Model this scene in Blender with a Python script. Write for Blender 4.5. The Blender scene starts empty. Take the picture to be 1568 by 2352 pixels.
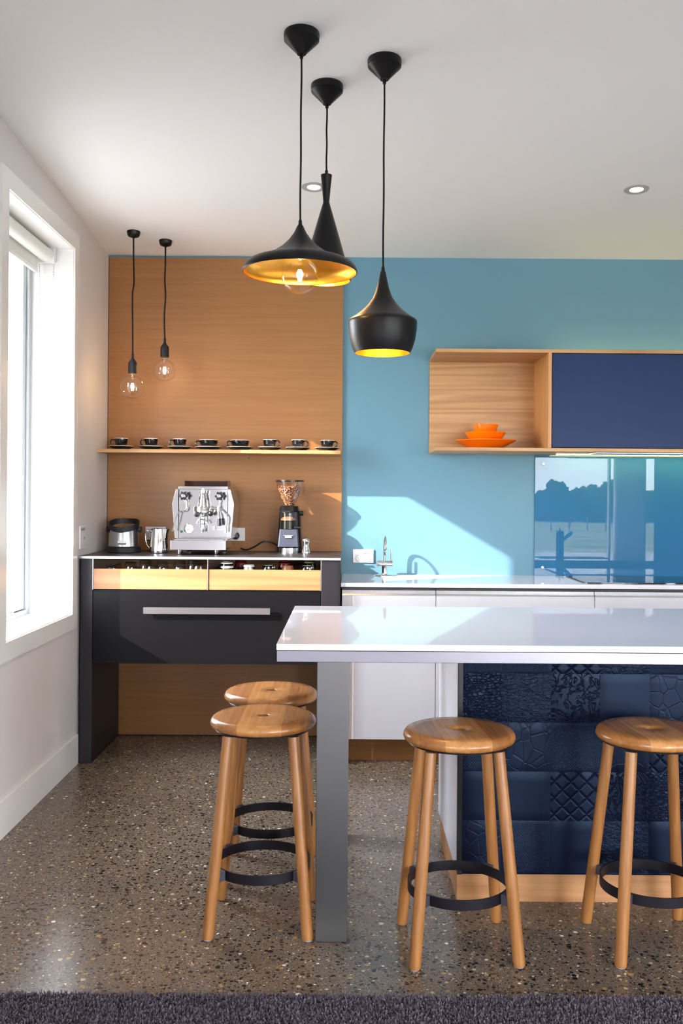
import bpy, math, random
import numpy as np
from mathutils import Vector, Matrix, noise
random.seed(7)
PI = math.pi
sc = bpy.context.scene
COL = sc.collection

# ------------------------------------------------------------------ materials
def srgb(r, g, b):
    f = lambda c: (c/255/12.92) if c/255 <= .04045 else ((c/255+.055)/1.055)**2.4
    return (f(r), f(g), f(b), 1)

class NT:
    def __init__(s, name):
        s.m = bpy.data.materials.new(name); s.m.use_nodes = True
        s.t = s.m.node_tree; s.n = s.t.nodes
        for x in list(s.n): s.n.remove(x)
        s.out = s.n.new('ShaderNodeOutputMaterial')
    def node(s, kind, **kw):
        x = s.n.new('ShaderNode'+kind)
        for k, v in kw.items():
            if k.startswith('i_'):
                x.inputs[k[2:].replace('_', ' ')].default_value = v
            else: setattr(x, k, v)
        return x
    def link(s, a, b): s.t.links.new(a, b)
    def val(s, x, v):
        if isinstance(v, (int, float, tuple)): x.default_value = v
        else: s.link(v, x)
    def bsdf(s, color=(.8, .8, .8, 1), rough=.5, metal=0, **kw):
        b = s.node('BsdfPrincipled')
        s.val(b.inputs['Base Color'], color); s.val(b.inputs['Roughness'], rough); s.val(b.inputs['Metallic'], metal)
        for k, v in kw.items(): s.val(b.inputs[k.replace('_', ' ')], v)
        s.link(b.outputs[0], s.out.inputs[0]); s.b = b
        return b
    def coords(s, scale=(1, 1, 1), rot=(0, 0, 0), loc=(0, 0, 0), src='Object'):
        tc = s.node('TexCoord'); mp = s.node('Mapping')
        s.link(tc.outputs[src], mp.inputs[0])
        mp.inputs['Scale'].default_value = scale; mp.inputs['Rotation'].default_value = rot; mp.inputs['Location'].default_value = loc
        return mp.outputs[0]
    def noise(s, vec, scale, detail=4, rough=.5, dist=0):
        x = s.node('TexNoise'); s.link(vec, x.inputs['Vector'])
        x.inputs['Scale'].default_value = scale; x.inputs['Detail'].default_value = detail
        x.inputs['Roughness'].default_value = rough; x.inputs['Distortion'].default_value = dist
        return x.outputs['Fac']
    def voro(s, vec, scale, feature='F1', rnd=1, out='Distance'):
        x = s.node('TexVoronoi'); x.feature = feature; s.link(vec, x.inputs['Vector'])
        x.inputs['Scale'].default_value = scale; x.inputs['Randomness'].default_value = rnd
        return x.outputs[out] if out else x
    def ramp(s, fac, stops, interp='LINEAR'):
        r = s.node('ValToRGB'); r.color_ramp.interpolation = interp
        e = r.color_ramp.elements
        while len(e) > 1: e.remove(e[0])
        e[0].position = stops[0][0]; e[0].color = stops[0][1]
        for p, c in stops[1:]:
            k = e.new(p); k.color = c
        s.link(fac, r.inputs[0]); return r.outputs[0]
    def math(s, op, a, b=0, clamp=False):
        x = s.node('Math', operation=op); x.use_clamp = clamp
        s.val(x.inputs[0], a); s.val(x.inputs[1], b); return x.outputs[0]
    def mix(s, fac, a, b, mode='MIX'):
        x = s.node('Mix', data_type='RGBA', blend_type=mode)
        s.val(x.inputs[0], fac); s.val(x.inputs[6], a); s.val(x.inputs[7], b); return x.outputs[2]
    def bump(s, h, strength=.3, dist=.001):
        x = s.node('Bump'); x.inputs['Strength'].default_value = strength; x.inputs['Distance'].default_value = dist
        s.link(h, x.inputs['Height']); s.link(x.outputs[0], s.b.inputs['Normal'])

def plain(name, color, rough=.5, metal=0, **kw):
    t = NT(name); t.bsdf(color, rough, metal, **kw); return t.m

def G(v): return (v, v, v, 1)

def oak(name, light, dark, axis='X', rough=.38, freq=1.0, contrast=1.0, cath=.35):
    """fine straight oak grain running along one axis"""
    t = NT(name)
    ai = 'XYZ'.index(axis)
    sc1 = [55*freq]*3; sc1[ai] = 1.6*freq
    sc2 = [5*freq]*3; sc2[ai] = .28*freq
    sc3 = [260*freq]*3; sc3[ai] = 7*freq
    v1, v2, v3 = t.coords(sc1), t.coords(sc2), t.coords(sc3)
    n1 = t.noise(v1, 1, 6, .6)
    n2 = t.noise(v2, 1, 3, .5)
    rings = t.math('SINE', t.math('MULTIPLY', n2, 75.0))
    rings = t.math('MULTIPLY', t.math('ADD', rings, 1), .5)
    n3 = t.noise(v3, 1, 3, .6)
    f = t.math('ADD', t.math('MULTIPLY', n1, 1-cath), t.math('MULTIPLY', rings, cath))
    f = t.math('ADD', t.math('MULTIPLY', f, .75), t.math('MULTIPLY', n3, .25))
    mid = tuple((a+b)/2 for a, b in zip(light, dark))
    col = t.ramp(f, [(.5-.24/contrast, dark), (.5, mid), (.5+.22/contrast, light)])
    t.bsdf(col, rough)
    t.bump(n3, .12, .0006)
    return t.m

def thin_glass(name, tint=(1, 1, 1, 1), ior=1.45, rough=0.0, refl=1.0):
    t = NT(name)
    tr = t.node('BsdfTransparent'); tr.inputs[0].default_value = tint
    gl = t.node('BsdfGlossy'); gl.inputs['Roughness'].default_value = rough
    fr = t.node('Fresnel'); geo = t.node('NewGeometry')
    t.link(t.math('ADD', t.math('MULTIPLY', geo.outputs['Backfacing'], 1/ior-ior), ior), fr.inputs[0])
    f = t.math('MULTIPLY', fr.outputs[0], refl, True)
    mx = t.node('MixShader'); t.link(f, mx.inputs[0]); t.link(tr.outputs[0], mx.inputs[1]); t.link(gl.outputs[0], mx.inputs[2])
    t.link(mx.outputs[0], t.out.inputs[0]); return t.m

def emis(name, color, strength):
    t = NT(name); e = t.node('Emission'); e.inputs[0].default_value = color; e.inputs[1].default_value = strength
    t.link(e.outputs[0], t.out.inputs[0]); return t.m

M = {}
M['white_wall'] = plain('white_wall_paint', srgb(214, 208, 207), .5)
M['ceiling'] = plain('ceiling_paint', srgb(243, 243, 240), .7)
M['trim'] = plain('white_trim_gloss', srgb(232, 230, 228), .22)
M['blue'] = plain('blue_wall_paint', srgb(92, 136, 156), .5)
M['splash'] = plain('blue_backpainted_glass', srgb(50, 106, 146), .008, IOR=1.31)
M['oak_wall'] = oak('oak_veneer_wall', srgb(156, 108, 58), srgb(130, 82, 38), 'X', .42, 1.0, .62, .1)
M['oak'] = oak('oak_light', srgb(194, 150, 100), srgb(162, 114, 68), 'X', .4, 1.0, .9, .42)
M['oak_y'] = oak('oak_light_cross', srgb(206, 156, 100), srgb(172, 118, 68), 'Y', .4, 1.0, .8, .3)
M['oak_z'] = oak('oak_upright', srgb(204, 152, 96), srgb(172, 116, 66), 'Z', .4, 1.0, .8, .3)
M['oak_pale'] = oak('oak_pale_drawer', srgb(172, 122, 80), srgb(150, 100, 60), 'X', .42, .7, 1.0, .45)
M['oak_leg'] = oak('oak_turned_leg', srgb(164, 112, 60), srgb(132, 82, 38), 'Z', .4, 1.1, .9, .3)
M['dark_steel'] = plain('dark_laminate', srgb(30, 27, 31), .42, 0, Specular_IOR_Level=.3)
M['steel_edge'] = plain('bright_steel_edge', G(.72), .3, 1)
M['bench_top'] = plain('dark_bench_top', srgb(50, 46, 46), .36, 0, Specular_IOR_Level=.4)
M['flap'] = plain('satin_black_front', srgb(17, 16, 18), .30, 0, Specular_IOR_Level=.12)
M['chrome'] = plain('chrome', G(.74), .05, 1)
M['chrome_soft'] = plain('satin_chrome', G(.72), .2, 1)
M['mirror_steel'] = plain('mirror_steel', (.56, .55, .57, 1), .14, 1)
M['black_metal'] = plain('black_spun_metal', srgb(11, 10, 11), .38, 0, Specular_IOR_Level=.26)
M['black_satin'] = plain('black_satin', srgb(9, 8, 9), .36, 0, Specular_IOR_Level=.22)
M['black_gloss'] = plain('black_glaze', srgb(16, 14, 14), .07)
M['white_glaze'] = plain('white_glaze', srgb(236, 234, 230), .1)
M['rubber'] = plain('black_rubber', srgb(24, 23, 27), .55, 0, Specular_IOR_Level=.3)
M['ring'] = plain('dark_ring_metal', srgb(18, 15, 22), .42, 0, Specular_IOR_Level=.3)
M['bracket'] = plain('grey_bracket', srgb(74, 74, 86), .45, .4)
M['stone'] = plain('white_engineered_stone', srgb(238, 236, 242), .012, 0, IOR=1.75)
M['white_gloss'] = plain('white_gloss_cabinet', srgb(232, 231, 236), .08)
M['alu'] = plain('aluminium_channel', G(.68), .22, 1)
M['black_gap'] = plain('black_shadow_gap', srgb(18, 20, 26), .5)
M['navy_door'] = plain('navy_door', srgb(25, 46, 88), .38, 0, Specular_IOR_Level=.16)
M['navy_edge'] = plain('black_panel_edge', srgb(14, 14, 18), .4)
M['plastic'] = plain('white_plastic', srgb(232, 230, 234), .25)
M['plastic_grey'] = plain('grey_plastic', srgb(150, 150, 160), .35)
M['black_plastic'] = plain('black_plastic', srgb(20, 19, 22), .3)
M['orange'] = plain('orange_glaze', srgb(250, 116, 4), .12)
M['cooktop'] = plain('black_cooktop_glass', srgb(10, 12, 18), .02, IOR=1.6)
M['glass'] = thin_glass('clear_glass', ior=1.6)
M['pane'] = thin_glass('window_pane', refl=.9)
M['tumbler'] = thin_glass('tumbler_glass', tint=(.95, .97, 1, 1), ior=1.9)
M['smoke'] = thin_glass('smoked_acrylic', tint=(.42, .33, .34, 1))
M['beanmat'] = plain('coffee_bean', srgb(150, 96, 62), .3)
M['grounds'] = plain('coffee_grounds', srgb(70, 48, 36), .8)
M['alu_frame'] = plain('aluminium_window_frame', srgb(196, 198, 202), .35, .6)
M['blind'] = plain('white_blind_fabric', srgb(228, 228, 222), .75)
M['gold'] = plain('gold_leaf_inside', (.95, .52, .06, 1), .3, 1)
M['bulb_glow'] = emis('filament_glow', (1, .62, .25, 1), 90)
M['bulb_glow2'] = emis('filament_glow_wide', (1, .66, .3, 1), 60)
M['down_glow'] = emis('downlight_glow', (1, .9, .74, 1), 14)
M['led'] = emis('led_strip_glow', (1, .78, .30, 1), 34)
M['led_dim'] = emis('led_strip_glow_dim', (1, .82, .35, 1), 14)
M['green_led'] = plain('green_lamp', srgb(10, 90, 60), .2)
M['gauge_face'] = plain('gauge_face', srgb(214, 212, 204), .4)
M['curtain'] = plain('dark_curtain', srgb(60, 62, 74), .9)
M['red'] = plain('red_glaze', srgb(120, 24, 20), .2)
M['leaf1'] = plain('tree_leaves_dark', srgb(44, 66, 34), .9)
M['leaf2'] = plain('tree_leaves_light', srgb(84, 104, 48), .9)
M['bark'] = plain('bark', srgb(92, 78, 64), .9)
M['post'] = plain('weathered_post', srgb(110, 100, 88), .9)

# brushed steel of the island frame and post
def brushed(name, base, axis):
    t = NT(name); s = [420, 420, 420]; s['XYZ'.index(axis)] = 4
    n = t.noise(t.coords(s), 1, 3, .6); n2 = t.noise(t.coords((3, 3, 3)), 1, 3, .5)
    t.bsdf(t.mix(t.math('MULTIPLY', n2, .5), base, tuple(c*.72 for c in base[:3])+(1,)), t.math('ADD', t.math('MULTIPLY', n, .18), .26), 1)
    t.bump(n, .12, .0004); return t.m
M['brushed_z'] = brushed('brushed_steel_upright', (.19, .187, .185, 1), 'Z')
M['brushed_x'] = brushed('brushed_steel_band', (.30, .29, .33, 1), 'X')

# laminated oak seat: boards with slightly different tones
t = NT('oak_seat_boards')
v = t.coords((1, 1, 1)); sx = t.node('SeparateXYZ'); t.link(v, sx.inputs[0])
brd = t.math('FLOOR', t.math('MULTIPLY', t.math('ADD', sx.outputs['X'], .2), 15.0))
wn = t.node('TexWhiteNoise', noise_dimensions='1D'); t.link(brd, wn.inputs['W'])
g = t.noise(t.coords((70, 3.5, 70)), 1, 5, .6); g2 = t.noise(t.coords((12, 1.3, 12)), 1, 2)
f = t.math('ADD', t.math('MULTIPLY', g, .55), t.math('ADD', t.math('MULTIPLY', g2, .2), t.math('MULTIPLY', wn.outputs['Value'], .25)))
t.bsdf(t.ramp(f, [(.3, srgb(132, 82, 40)), (.5, srgb(160, 106, 56)), (.7, srgb(186, 134, 78))]), .27)
M['seat'] = t.m

# polished concrete with exposed aggregate
t = NT('polished_aggregate_concrete')
base = t.coords((1, 1, 1))
warp = t.node('TexNoise'); t.link(base, warp.inputs['Vector']); warp.inputs['Scale'].default_value = 60
wv = t.node('VectorMath', operation='MULTIPLY_ADD'); t.link(warp.outputs['Color'], wv.inputs[0])
wv.inputs[1].default_value = (.004, .004, .004); t.link(base, wv.inputs[2])
flat = t.node('VectorMath', operation='MULTIPLY'); t.link(wv.outputs[0], flat.inputs[0]); flat.inputs[1].default_value = (1, 1, 0)
mortar = t.ramp(t.noise(base, 180, 4, .7), [(.3, srgb(96, 84, 72)), (.7, srgb(130, 116, 101))])
big = t.ramp(t.noise(base, 1.1, 3, .5), [(.35, G(.86)), (.65, G(1.08))])
col = t.mix(1.0, mortar, big, 'MULTIPLY')
stones = [(0, srgb(26, 24, 24)), (.32, srgb(40, 36, 32)), (.47, srgb(78, 58, 40)), (.6, srgb(118, 92, 62)), (.74, srgb(96, 88, 78)), (.84, srgb(170, 134, 84)), (.92, srgb(188, 170, 140)), (.975, srgb(228, 220, 204))]
for scale, thr, keep in ((250, .42, .30), (130, .42, .35), (70, .40, .52), (42, .30, .75)):
    vo = t.node('TexVoronoi'); t.link(flat.outputs[0], vo.inputs['Vector']); vo.inputs['Scale'].default_value = scale
    sp = t.node('SeparateColor'); t.link(vo.outputs['Color'], sp.inputs[0])
    rad = t.math('MULTIPLY', t.math('ADD', t.math('MULTIPLY', sp.outputs[1], .7), .5), thr)
    inside = t.math('LESS_THAN', vo.outputs['Distance'], rad)
    msk = t.math('MULTIPLY', inside, t.math('GREATER_THAN', sp.outputs[2], keep))
    sc_ = t.ramp(sp.outputs[0], stones, 'CONSTANT')
    col = t.mix(msk, col, sc_)
t.bsdf(col, .22, 0, Specular_IOR_Level=.4)
M['floor'] = t.m

# carpet pile and backing
t = NT('charcoal_carpet_pile')
n = t.noise(t.coords((1, 1, 1)), 260, 3, .7)
t.bsdf(t.ramp(n, [(.3, srgb(66, 58, 68)), (.7, srgb(122, 112, 122))]), .95)
M['carpet'] = t.m

# grass
t = NT('field_grass')
n = t.noise(t.coords((1, 1, 1)), .35, 6, .6)
t.bsdf(t.ramp(n, [(.35, srgb(104, 112, 58)), (.5, srgb(146, 146, 86)), (.68, srgb(178, 164, 118))]), .95)
M['grass'] = t.m

# navy leather: one emboss per tile kind
LN = srgb(11, 17, 36)
def leather(kind):
    t = NT('navy_leather_'+kind); v = t.coords((1, 1, 1))
    t.bsdf(LN, .42, 0, Specular_IOR_Level=.26, Specular_Tint=(.45, .65, 1, 1))
    fine = t.noise(v, 420, 3, .6)
    if kind == 'crocodile':
        wv = t.coords((1, 1, 1.6)); d = t.voro(wv, 70, 'DISTANCE_TO_EDGE')
        h = t.math('MULTIPLY', t.math('MINIMUM', d, .2), 5.0); t.bump(h, .9, .0022)
    elif kind == 'large_crocodile':
        wv = t.coords((1, 1, .75)); d = t.voro(wv, 26, 'DISTANCE_TO_EDGE')
        h = t.math('MULTIPLY', t.math('MINIMUM', d, .06), 12.0); t.bump(h, .7, .0014)
    elif kind == 'crinkled':
        a = t.noise(v, 17, 3, .5, 2.2); r = t.math('ABSOLUTE', t.math('SUBTRACT', a, .5))
        h = t.math('MULTIPLY', t.math('MINIMUM', r, .06), 14.0); t.bump(h, .9, .004)
    elif kind == 'ostrich':
        wv = t.coords((1, 1, 1.8), rot=(0, .5, 0)); a = t.noise(wv, 62, 2, .5, .8)
        t.bump(a, 1.0, .006)
    elif kind == 'lizard':
        d = t.voro(t.coords((1, 1, 1), rot=(0, .78, 0)), 170, 'DISTANCE_TO_EDGE', .15)
        t.bump(t.math('MINIMUM', d, .3), 1.0, .0022)
    elif kind == 'quilted':
        s = t.node('SeparateXYZ'); t.link(v, s.inputs[0])
        k = 1/.0535
        def tri(x):
            fr = t.math('FRACT', x); return t.math('ABSOLUTE', t.math('SUBTRACT', fr, .5))
        X = t.math('MULTIPLY', s.outputs['X'], k); Z = t.math('MULTIPLY', s.outputs['Z'], k)
        a = tri(t.math('ADD', t.math('ADD', X, Z), 50.0)); b = tri(t.math('ADD', t.math('SUBTRACT', X, Z), 50.0))
        m = t.math('SUBTRACT', .5, t.math('MAXIMUM', a, b))
        h = t.math('POWER', t.math('MINIMUM', t.math('MULTIPLY', m, 6.0), 1.0), .6); t.bump(h, 1.0, .004)
    else: t.bump(fine, .25, .0006)
    return t.m
LK = ['plain', 'crocodile', 'large_crocodile', 'crinkled', 'ostrich', 'lizard', 'quilted']
LM = [leather(k) for k in LK]

# ------------------------------------------------------------------ mesh builder
class MB:
    def __init__(s): s.v = []; s.f = []; s.mi = []
    def add(s, vs, fs, mi=0):
        o = len(s.v); s.v += [tuple(v) for v in vs]
        for f in fs: s.f.append(tuple(i+o for i in f)); s.mi.append(mi)
        return s
    def box(s, x0, x1, y0, y1, z0, z1, mi=0):
        vs = [(x, y, z) for z in (z0, z1) for y in (y0, y1) for x in (x0, x1)]
        return s.add(vs, [(0, 2, 3, 1), (4, 5, 7, 6), (0, 1, 5, 4), (2, 6, 7, 3), (0, 4, 6, 2), (1, 3, 7, 5)], mi)
    def hexa(s, x0, x1, y0, y1, z0, ztop, mi=0):
        """box whose top follows ztop(y)"""
        vs = [(x0, y0, z0), (x1, y0, z0), (x0, y1, z0), (x1, y1, z0), (x0, y0, ztop(y0)), (x1, y0, ztop(y0)), (x0, y1, ztop(y1)), (x1, y1, ztop(y1))]
        return s.add(vs, [(0, 2, 3, 1), (4, 5, 7, 6), (0, 1, 5, 4), (2, 6, 7, 3), (0, 4, 6, 2), (1, 3, 7, 5)], mi)
    def prism(s, pts, axis, a0, a1, mi=0):
        """polygon pts (2D) extruded along axis 'x','y' or 'z'"""
        def P(p, a):
            return (a, p[0], p[1]) if axis == 'x' else (p[0], a, p[1]) if axis == 'y' else (p[0], p[1], a)
        n = len(pts); vs = [P(p, a0) for p in pts]+[P(p, a1) for p in pts]
        fs = [tuple(range(n))[::-1], tuple(range(n, 2*n))]+[(i, (i+1) % n, (i+1) % n+n, i+n) for i in range(n)]
        return s.add(vs, fs, mi)
    def lathe(s, prof, c=(0, 0, 0), seg=48, mi=0, axis='z', cap0=False, cap1=False, shear=0, mis=None):
        """prof: list of (r, h); revolved round axis through c"""
        vs = []; fs = []; idx = []
        for r, h in prof:
            if r < 1e-7: idx.append([len(vs)]); vs.append((0, 0, h))
            else:
                idx.append(list(range(len(vs), len(vs)+seg)))
                vs += [(r*math.cos(2*PI*k/seg), r*math.sin(2*PI*k/seg), h) for k in range(seg)]
        m = []
        for j in range(len(prof)-1):
            a, b = idx[j], idx[j+1]; mm = mis[j] if mis else mi
            for k in range(seg):
                k2 = (k+1) % seg
                if len(a) == 1 and len(b) == 1: continue
                if len(a) == 1: fs.append((a[0], b[k2], b[k]))
                elif len(b) == 1: fs.append((a[k], a[k2], b[0]))
                else: fs.append((a[k], a[k2], b[k2], b[k]))
                m.append(mm)
        if cap0 and len(idx[0]) > 1: fs.append(tuple(idx[0][::-1])); m.append(mis[0] if mis else mi)
        if cap1 and len(idx[-1]) > 1: fs.append(tuple(idx[-1])); m.append(mis[-1] if mis else mi)
        out = []
        for x, y, z in vs:
            if shear: z += shear*y
            if axis == 'x': x, y, z = z, x, y
            elif axis == 'y': x, y, z = y, z, x
            elif axis == '-y': x, y, z = x, -z, y
            out.append((x+c[0], y+c[1], z+c[2]))
        o = len(s.v); s.v += out
        for f, q in zip(fs, m): s.f.append(tuple(i+o for i in f)); s.mi.append(q)
        return s
    def cyl(s, c, r, h0, h1, axis='z', seg=32, mi=0, r2=None):
        return s.lathe([(0, h0), (r, h0), (r if r2 is None else r2, h1), (0, h1)], c, seg, mi, axis)
    def tube(s, pts, r, seg=12, mi=0, caps=True):
        pts = [Vector(p) for p in pts]; n = len(pts); rings = []
        up = None; vs = []
        for i, p in enumerate(pts):
            t = (pts[min(i+1, n-1)]-pts[max(i-1, 0)]).normalized()
            if up is None:
                up = Vector((0, 0, 1)) if abs(t.z) < .9 else Vector((1, 0, 0))
            a = t.cross(up)
            if a.length < 1e-5: a = t.cross(Vector((0, 1, 0)))
            a.normalize(); b = a.cross(t).normalized(); up = b
            rr = r[i] if isinstance(r, (list, tuple)) else r
            vs += [p+a*rr*math.cos(2*PI*k/seg)+b*rr*math.sin(2*PI*k/seg) for k in range(seg)]
        fs = []
        for i in range(n-1):
            for k in range(seg):
                k2 = (k+1) % seg; fs.append((i*seg+k, i*seg+k2, (i+1)*seg+k2, (i+1)*seg+k))
        if caps: fs.append(tuple(range(seg))[::-1]); fs.append(tuple(range((n-1)*seg, n*seg)))
        return s.add(vs, fs, mi)
    def sphere(s, c, r, seg=24, rings=12, mi=0, sz=1):
        prof = [(r*math.sin(PI*i/rings), -r*sz*math.cos(PI*i/rings)) for i in range(rings+1)]
        prof[0] = (0, prof[0][1]); prof[-1] = (0, prof[-1][1])
        return s.lathe(prof, c, seg, mi)
    def build(s, name, mats, parent=None, smooth=35, bevel=0, seg=2):
        me = bpy.data.meshes.new(name)
        off = parent_loc(parent)
        me.from_pydata([(v[0]-off[0], v[1]-off[1], v[2]-off[2]) for v in s.v], [], s.f)
        if not isinstance(mats, (list, tuple)): mats = [mats]
        for m in mats: me.materials.append(m)
        for p, q in zip(me.polygons, s.mi): p.material_index = q
        me.update()
        if smooth:
            me.polygons.foreach_set('use_smooth', [True]*len(me.polygons))
            me.set_sharp_from_angle(angle=math.radians(smooth))
        o = bpy.data.objects.new(name, me); COL.objects.link(o)
        if parent is not None: o.parent = parent
        if bevel:
            b = o.modifiers.new('bevel', 'BEVEL'); b.width = bevel; b.segments = seg; b.limit_method = 'ANGLE'; b.angle_limit = math.radians(40)
            b.harden_normals = True
        return o

def parent_loc(p):
    v = Vector((0, 0, 0))
    while p is not None: v = v+Vector(p.location); p = p.parent
    return v

def tag(o, label=None, cat=None, group=None, kind=None):
    if label: o['label'] = label
    if cat: o['category'] = cat
    if group: o['group'] = group
    if kind: o['kind'] = kind
    return o
def thing(name, loc, label, cat, group=None, kind=None):
    o = bpy.data.objects.new(name, None); COL.objects.link(o); o.location = loc; o.empty_display_size = .05
    return tag(o, label, cat, group, kind)
def struct(o, label=None): o['kind'] = 'structure'; (label and o.__setitem__('label', label)); return o
def copy_tree(o, parent=None):
    c = o.copy(); COL.objects.link(c)
    if parent is not None: c.parent = parent
    for ch in [x for x in bpy.data.objects if x.parent == o]: copy_tree(ch, c)
    return c

def arc(c, r, a0, a1, n, plane='yz'):
    out = []
    for i in range(n+1):
        a = a0+(a1-a0)*i/n; u, w = r*math.cos(a), r*math.sin(a)
        out.append((c[0], c[1]+u, c[2]+w) if plane == 'yz' else (c[0]+u, c[1], c[2]+w) if plane == 'xz' else (c[0]+u, c[1]+w, c[2]))
    return out
def spline(pts, n=8):
    """Catmull-Rom through pts"""
    P = [Vector(p) for p in pts]; P = [P[0]*2-P[1]]+P+[P[-1]*2-P[-2]]; out = []
    for i in range(1, len(P)-2):
        for k in range(n):
            t = k/n; a, b, c, d = P[i-1:i+3]
            out.append(.5*((2*b)+(c-a)*t+(2*a-5*b+4*c-d)*t*t+(3*b-a-3*c+d)*t**3))
    out.append(P[-2]); return out

# ------------------------------------------------------------------ camera
E = 1.333
cam = bpy.data.cameras.new('camera'); co = bpy.data.objects.new('camera', cam); COL.objects.link(co)
cam.sensor_fit = 'VERTICAL'; cam.sensor_height = 36; cam.lens = 36*2200/2352
cam.shift_x = -13/2352; cam.shift_y = -34/2352
cam.clip_start = .05; cam.clip_end = 1000
co.matrix_world = Matrix.Translation((0, 0, E)) @ Matrix.Rotation(PI/2, 4, 'X') @ Matrix.Rotation(.0075, 4, 'Z')
sc.camera = co

# ------------------------------------------------------------------ room
SL = .063
def CZ(y): return 3.010-SL*y
XL, XR, YB, YR = -1.337, 5.6, 5.35, -4.0
struct(MB().box(XL-.285, XR+.3, YR-.2, YB+.2, -.25, 0).build('floor', M['floor'], smooth=0), 'polished concrete floor with exposed aggregate')
cb = MB(); vs = [(x, y, CZ(y)+dz) for dz in (0, .25) for y in (YR-.3, YB+.3) for x in (XL-.3, XR+.3)]
cb.add(vs, [(0, 2, 3, 1), (4, 5, 7, 6), (0, 1, 5, 4), (2, 6, 7, 3), (0, 4, 6, 2), (1, 3, 7, 5)])
struct(cb.build('ceiling', M['ceiling'], smooth=0), 'white gently sloping ceiling')
struct(MB().hexa(XL-.285, XR+.285, YB, YB+.2, 0, CZ).build('wall_back', M['blue'], smooth=0), 'teal blue painted kitchen wall')
WY0, WY1, WZ0, WZ1 = 3.735, 4.64, .755, 2.527
lw = MB(); X0 = XL-.285
lw.hexa(X0, XL, YR, -3.6, 0, CZ); lw.hexa(X0, XL, -.9, WY0, 0, CZ); lw.box(X0, XL, -3.6, -.9, 0, .05); lw.hexa(X0, XL, -3.6, -.9, 2.15, CZ); lw.hexa(X0, XL, WY1, YB, 0, CZ)
lw.box(X0, XL, WY0, WY1, 0, WZ0); lw.hexa(X0, XL, WY0, WY1, WZ1, CZ)
struct(lw.build('wall_left', M['white_wall'], smooth=0), 'white side wall with the tall window')
SY0, SY1, SZ = -3.6, -1.2, 2.15
wr_ = MB().hexa(XR, XR+.2, YR, SY0, 0, CZ).hexa(XR, XR+.2, SY1, YB, 0, CZ)
wr_.add([(XR+dx, yy, zz) for zz in (SZ,) for yy in (SY0, SY1) for dx in (0, .2)]+[(XR+dx, yy, CZ(yy)) for yy in (SY0, SY1) for dx in (0, .2)], [(0, 2, 3, 1), (4, 5, 7, 6), (0, 1, 5, 4), (2, 6, 7, 3), (0, 4, 6, 2), (1, 3, 7, 5)])
struct(wr_.build('wall_right', M['white_wall'], smooth=0))
w3 = thing('fill_window_right', (XR+.1, SY0, 0), 'unseen glazing added in the right hand wall for fill light', 'window', kind='structure')  # unseen glazing, added to make up the light lost at the rear
fr = MB()
for yy in (SY0+.03, -2.4, SY1-.03): fr.box(XR+.05, XR+.15, yy-.03, yy+.03, .06, SZ-.06)
fr.box(XR+.05, XR+.15, SY0, SY1, 0, .06).box(XR+.05, XR+.15, SY0, SY1, SZ-.06, SZ).build('window_frame', M['trim'], w3, smooth=0)
MB().box(XR+.097, XR+.103, SY0+.06, SY1-.06, .06, SZ-.06).build('pane', M['pane'], w3, smooth=0)
struct(MB().box(XL, XL+.013, -.85, 4.755, 0, .147).build('baseboard_left', M['trim'], bevel=.002), 'white skirting board under the window')
# rear wall with the glazed opening and the curtained door
rw = MB(); zt = CZ(YR)
GX0, GX1, DX0, DX1, GZ = 1.7, 4.13, 4.55, 5.35, 2.3
for a, b in ((X0, GX0), (GX1, DX0), (DX1, XR+.2)): rw.box(a, b, YR-.2, YR, 0, zt)
rw.box(GX0, GX1, YR-.2, YR, GZ, zt); rw.box(DX0, DX1, YR-.2, YR, GZ, zt)
struct(rw.build('wall_rear', M['white_wall'], smooth=0), 'far wall of the room, seen only as a reflection')
w2 = thing('window_2', (GX0, YR-.1, 0), 'wide white framed glazing reflected in the blue splashback', 'window', kind='structure')
fr = MB()
for x, q in ((GX0+.03, .03), (2.70, .03), (4.035, .013)): fr.box(x-q, x+q, YR-.15, YR-.05, .07, GZ-.07)
fr.box(GX0, GX1, YR-.15, YR-.05, 0.0, .07); fr.box(GX0, GX1, YR-.15, YR-.05, GZ-.07, GZ)
fr.build('window_frame', M['trim'], w2, smooth=0)
MB().box(GX0+.06, GX1, YR-.103, YR-.097, .07, GZ-.07).build('pane', M['pane'], w2, smooth=0)
d1 = thing('door_1', (DX0, YR-.1, 0), 'white framed glass door reflected in the blue splashback', 'door', kind='structure')
fr = MB()
for x in (DX0+.02, DX1-.02): fr.box(x-.02, x+.02, YR-.15, YR-.05, .04, GZ-.04)
fr.box(DX0, DX1, YR-.15, YR-.05, 0, .04); fr.box(DX0, DX1, YR-.15, YR-.05, GZ-.04, GZ)
fr.build('door_frame', M['trim'], d1, smooth=0)
MB().box(DX0+.04, DX1-.04, YR-.103, YR-.097, .04, GZ-.04).build('pane', M['pane'], d1, smooth=0)
cv = MB(); pts = []
for i in range(90):
    x = 4.66+.70*i/89; pts.append((x, YR+.12+.035*math.sin(i*.85)))
pv = [(x, y, z) for z in (.02, 3.0) for x, y in pts]+[(x, y+.004, z) for z in (.02, 3.0) for x, y in pts]
n = len(pts); fsx = []
for i in range(n-1):
    fsx += [(i, i+1, n+i+1, n+i), (2*n+i, 3*n+i, 3*n+i+1, 2*n+i+1)]
cv.add(pv, fsx)
tag(cv.build('curtain', M['curtain'], smooth=60), 'dark pleated curtain reflected at the right of the blue splashback', 'curtain')

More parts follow.
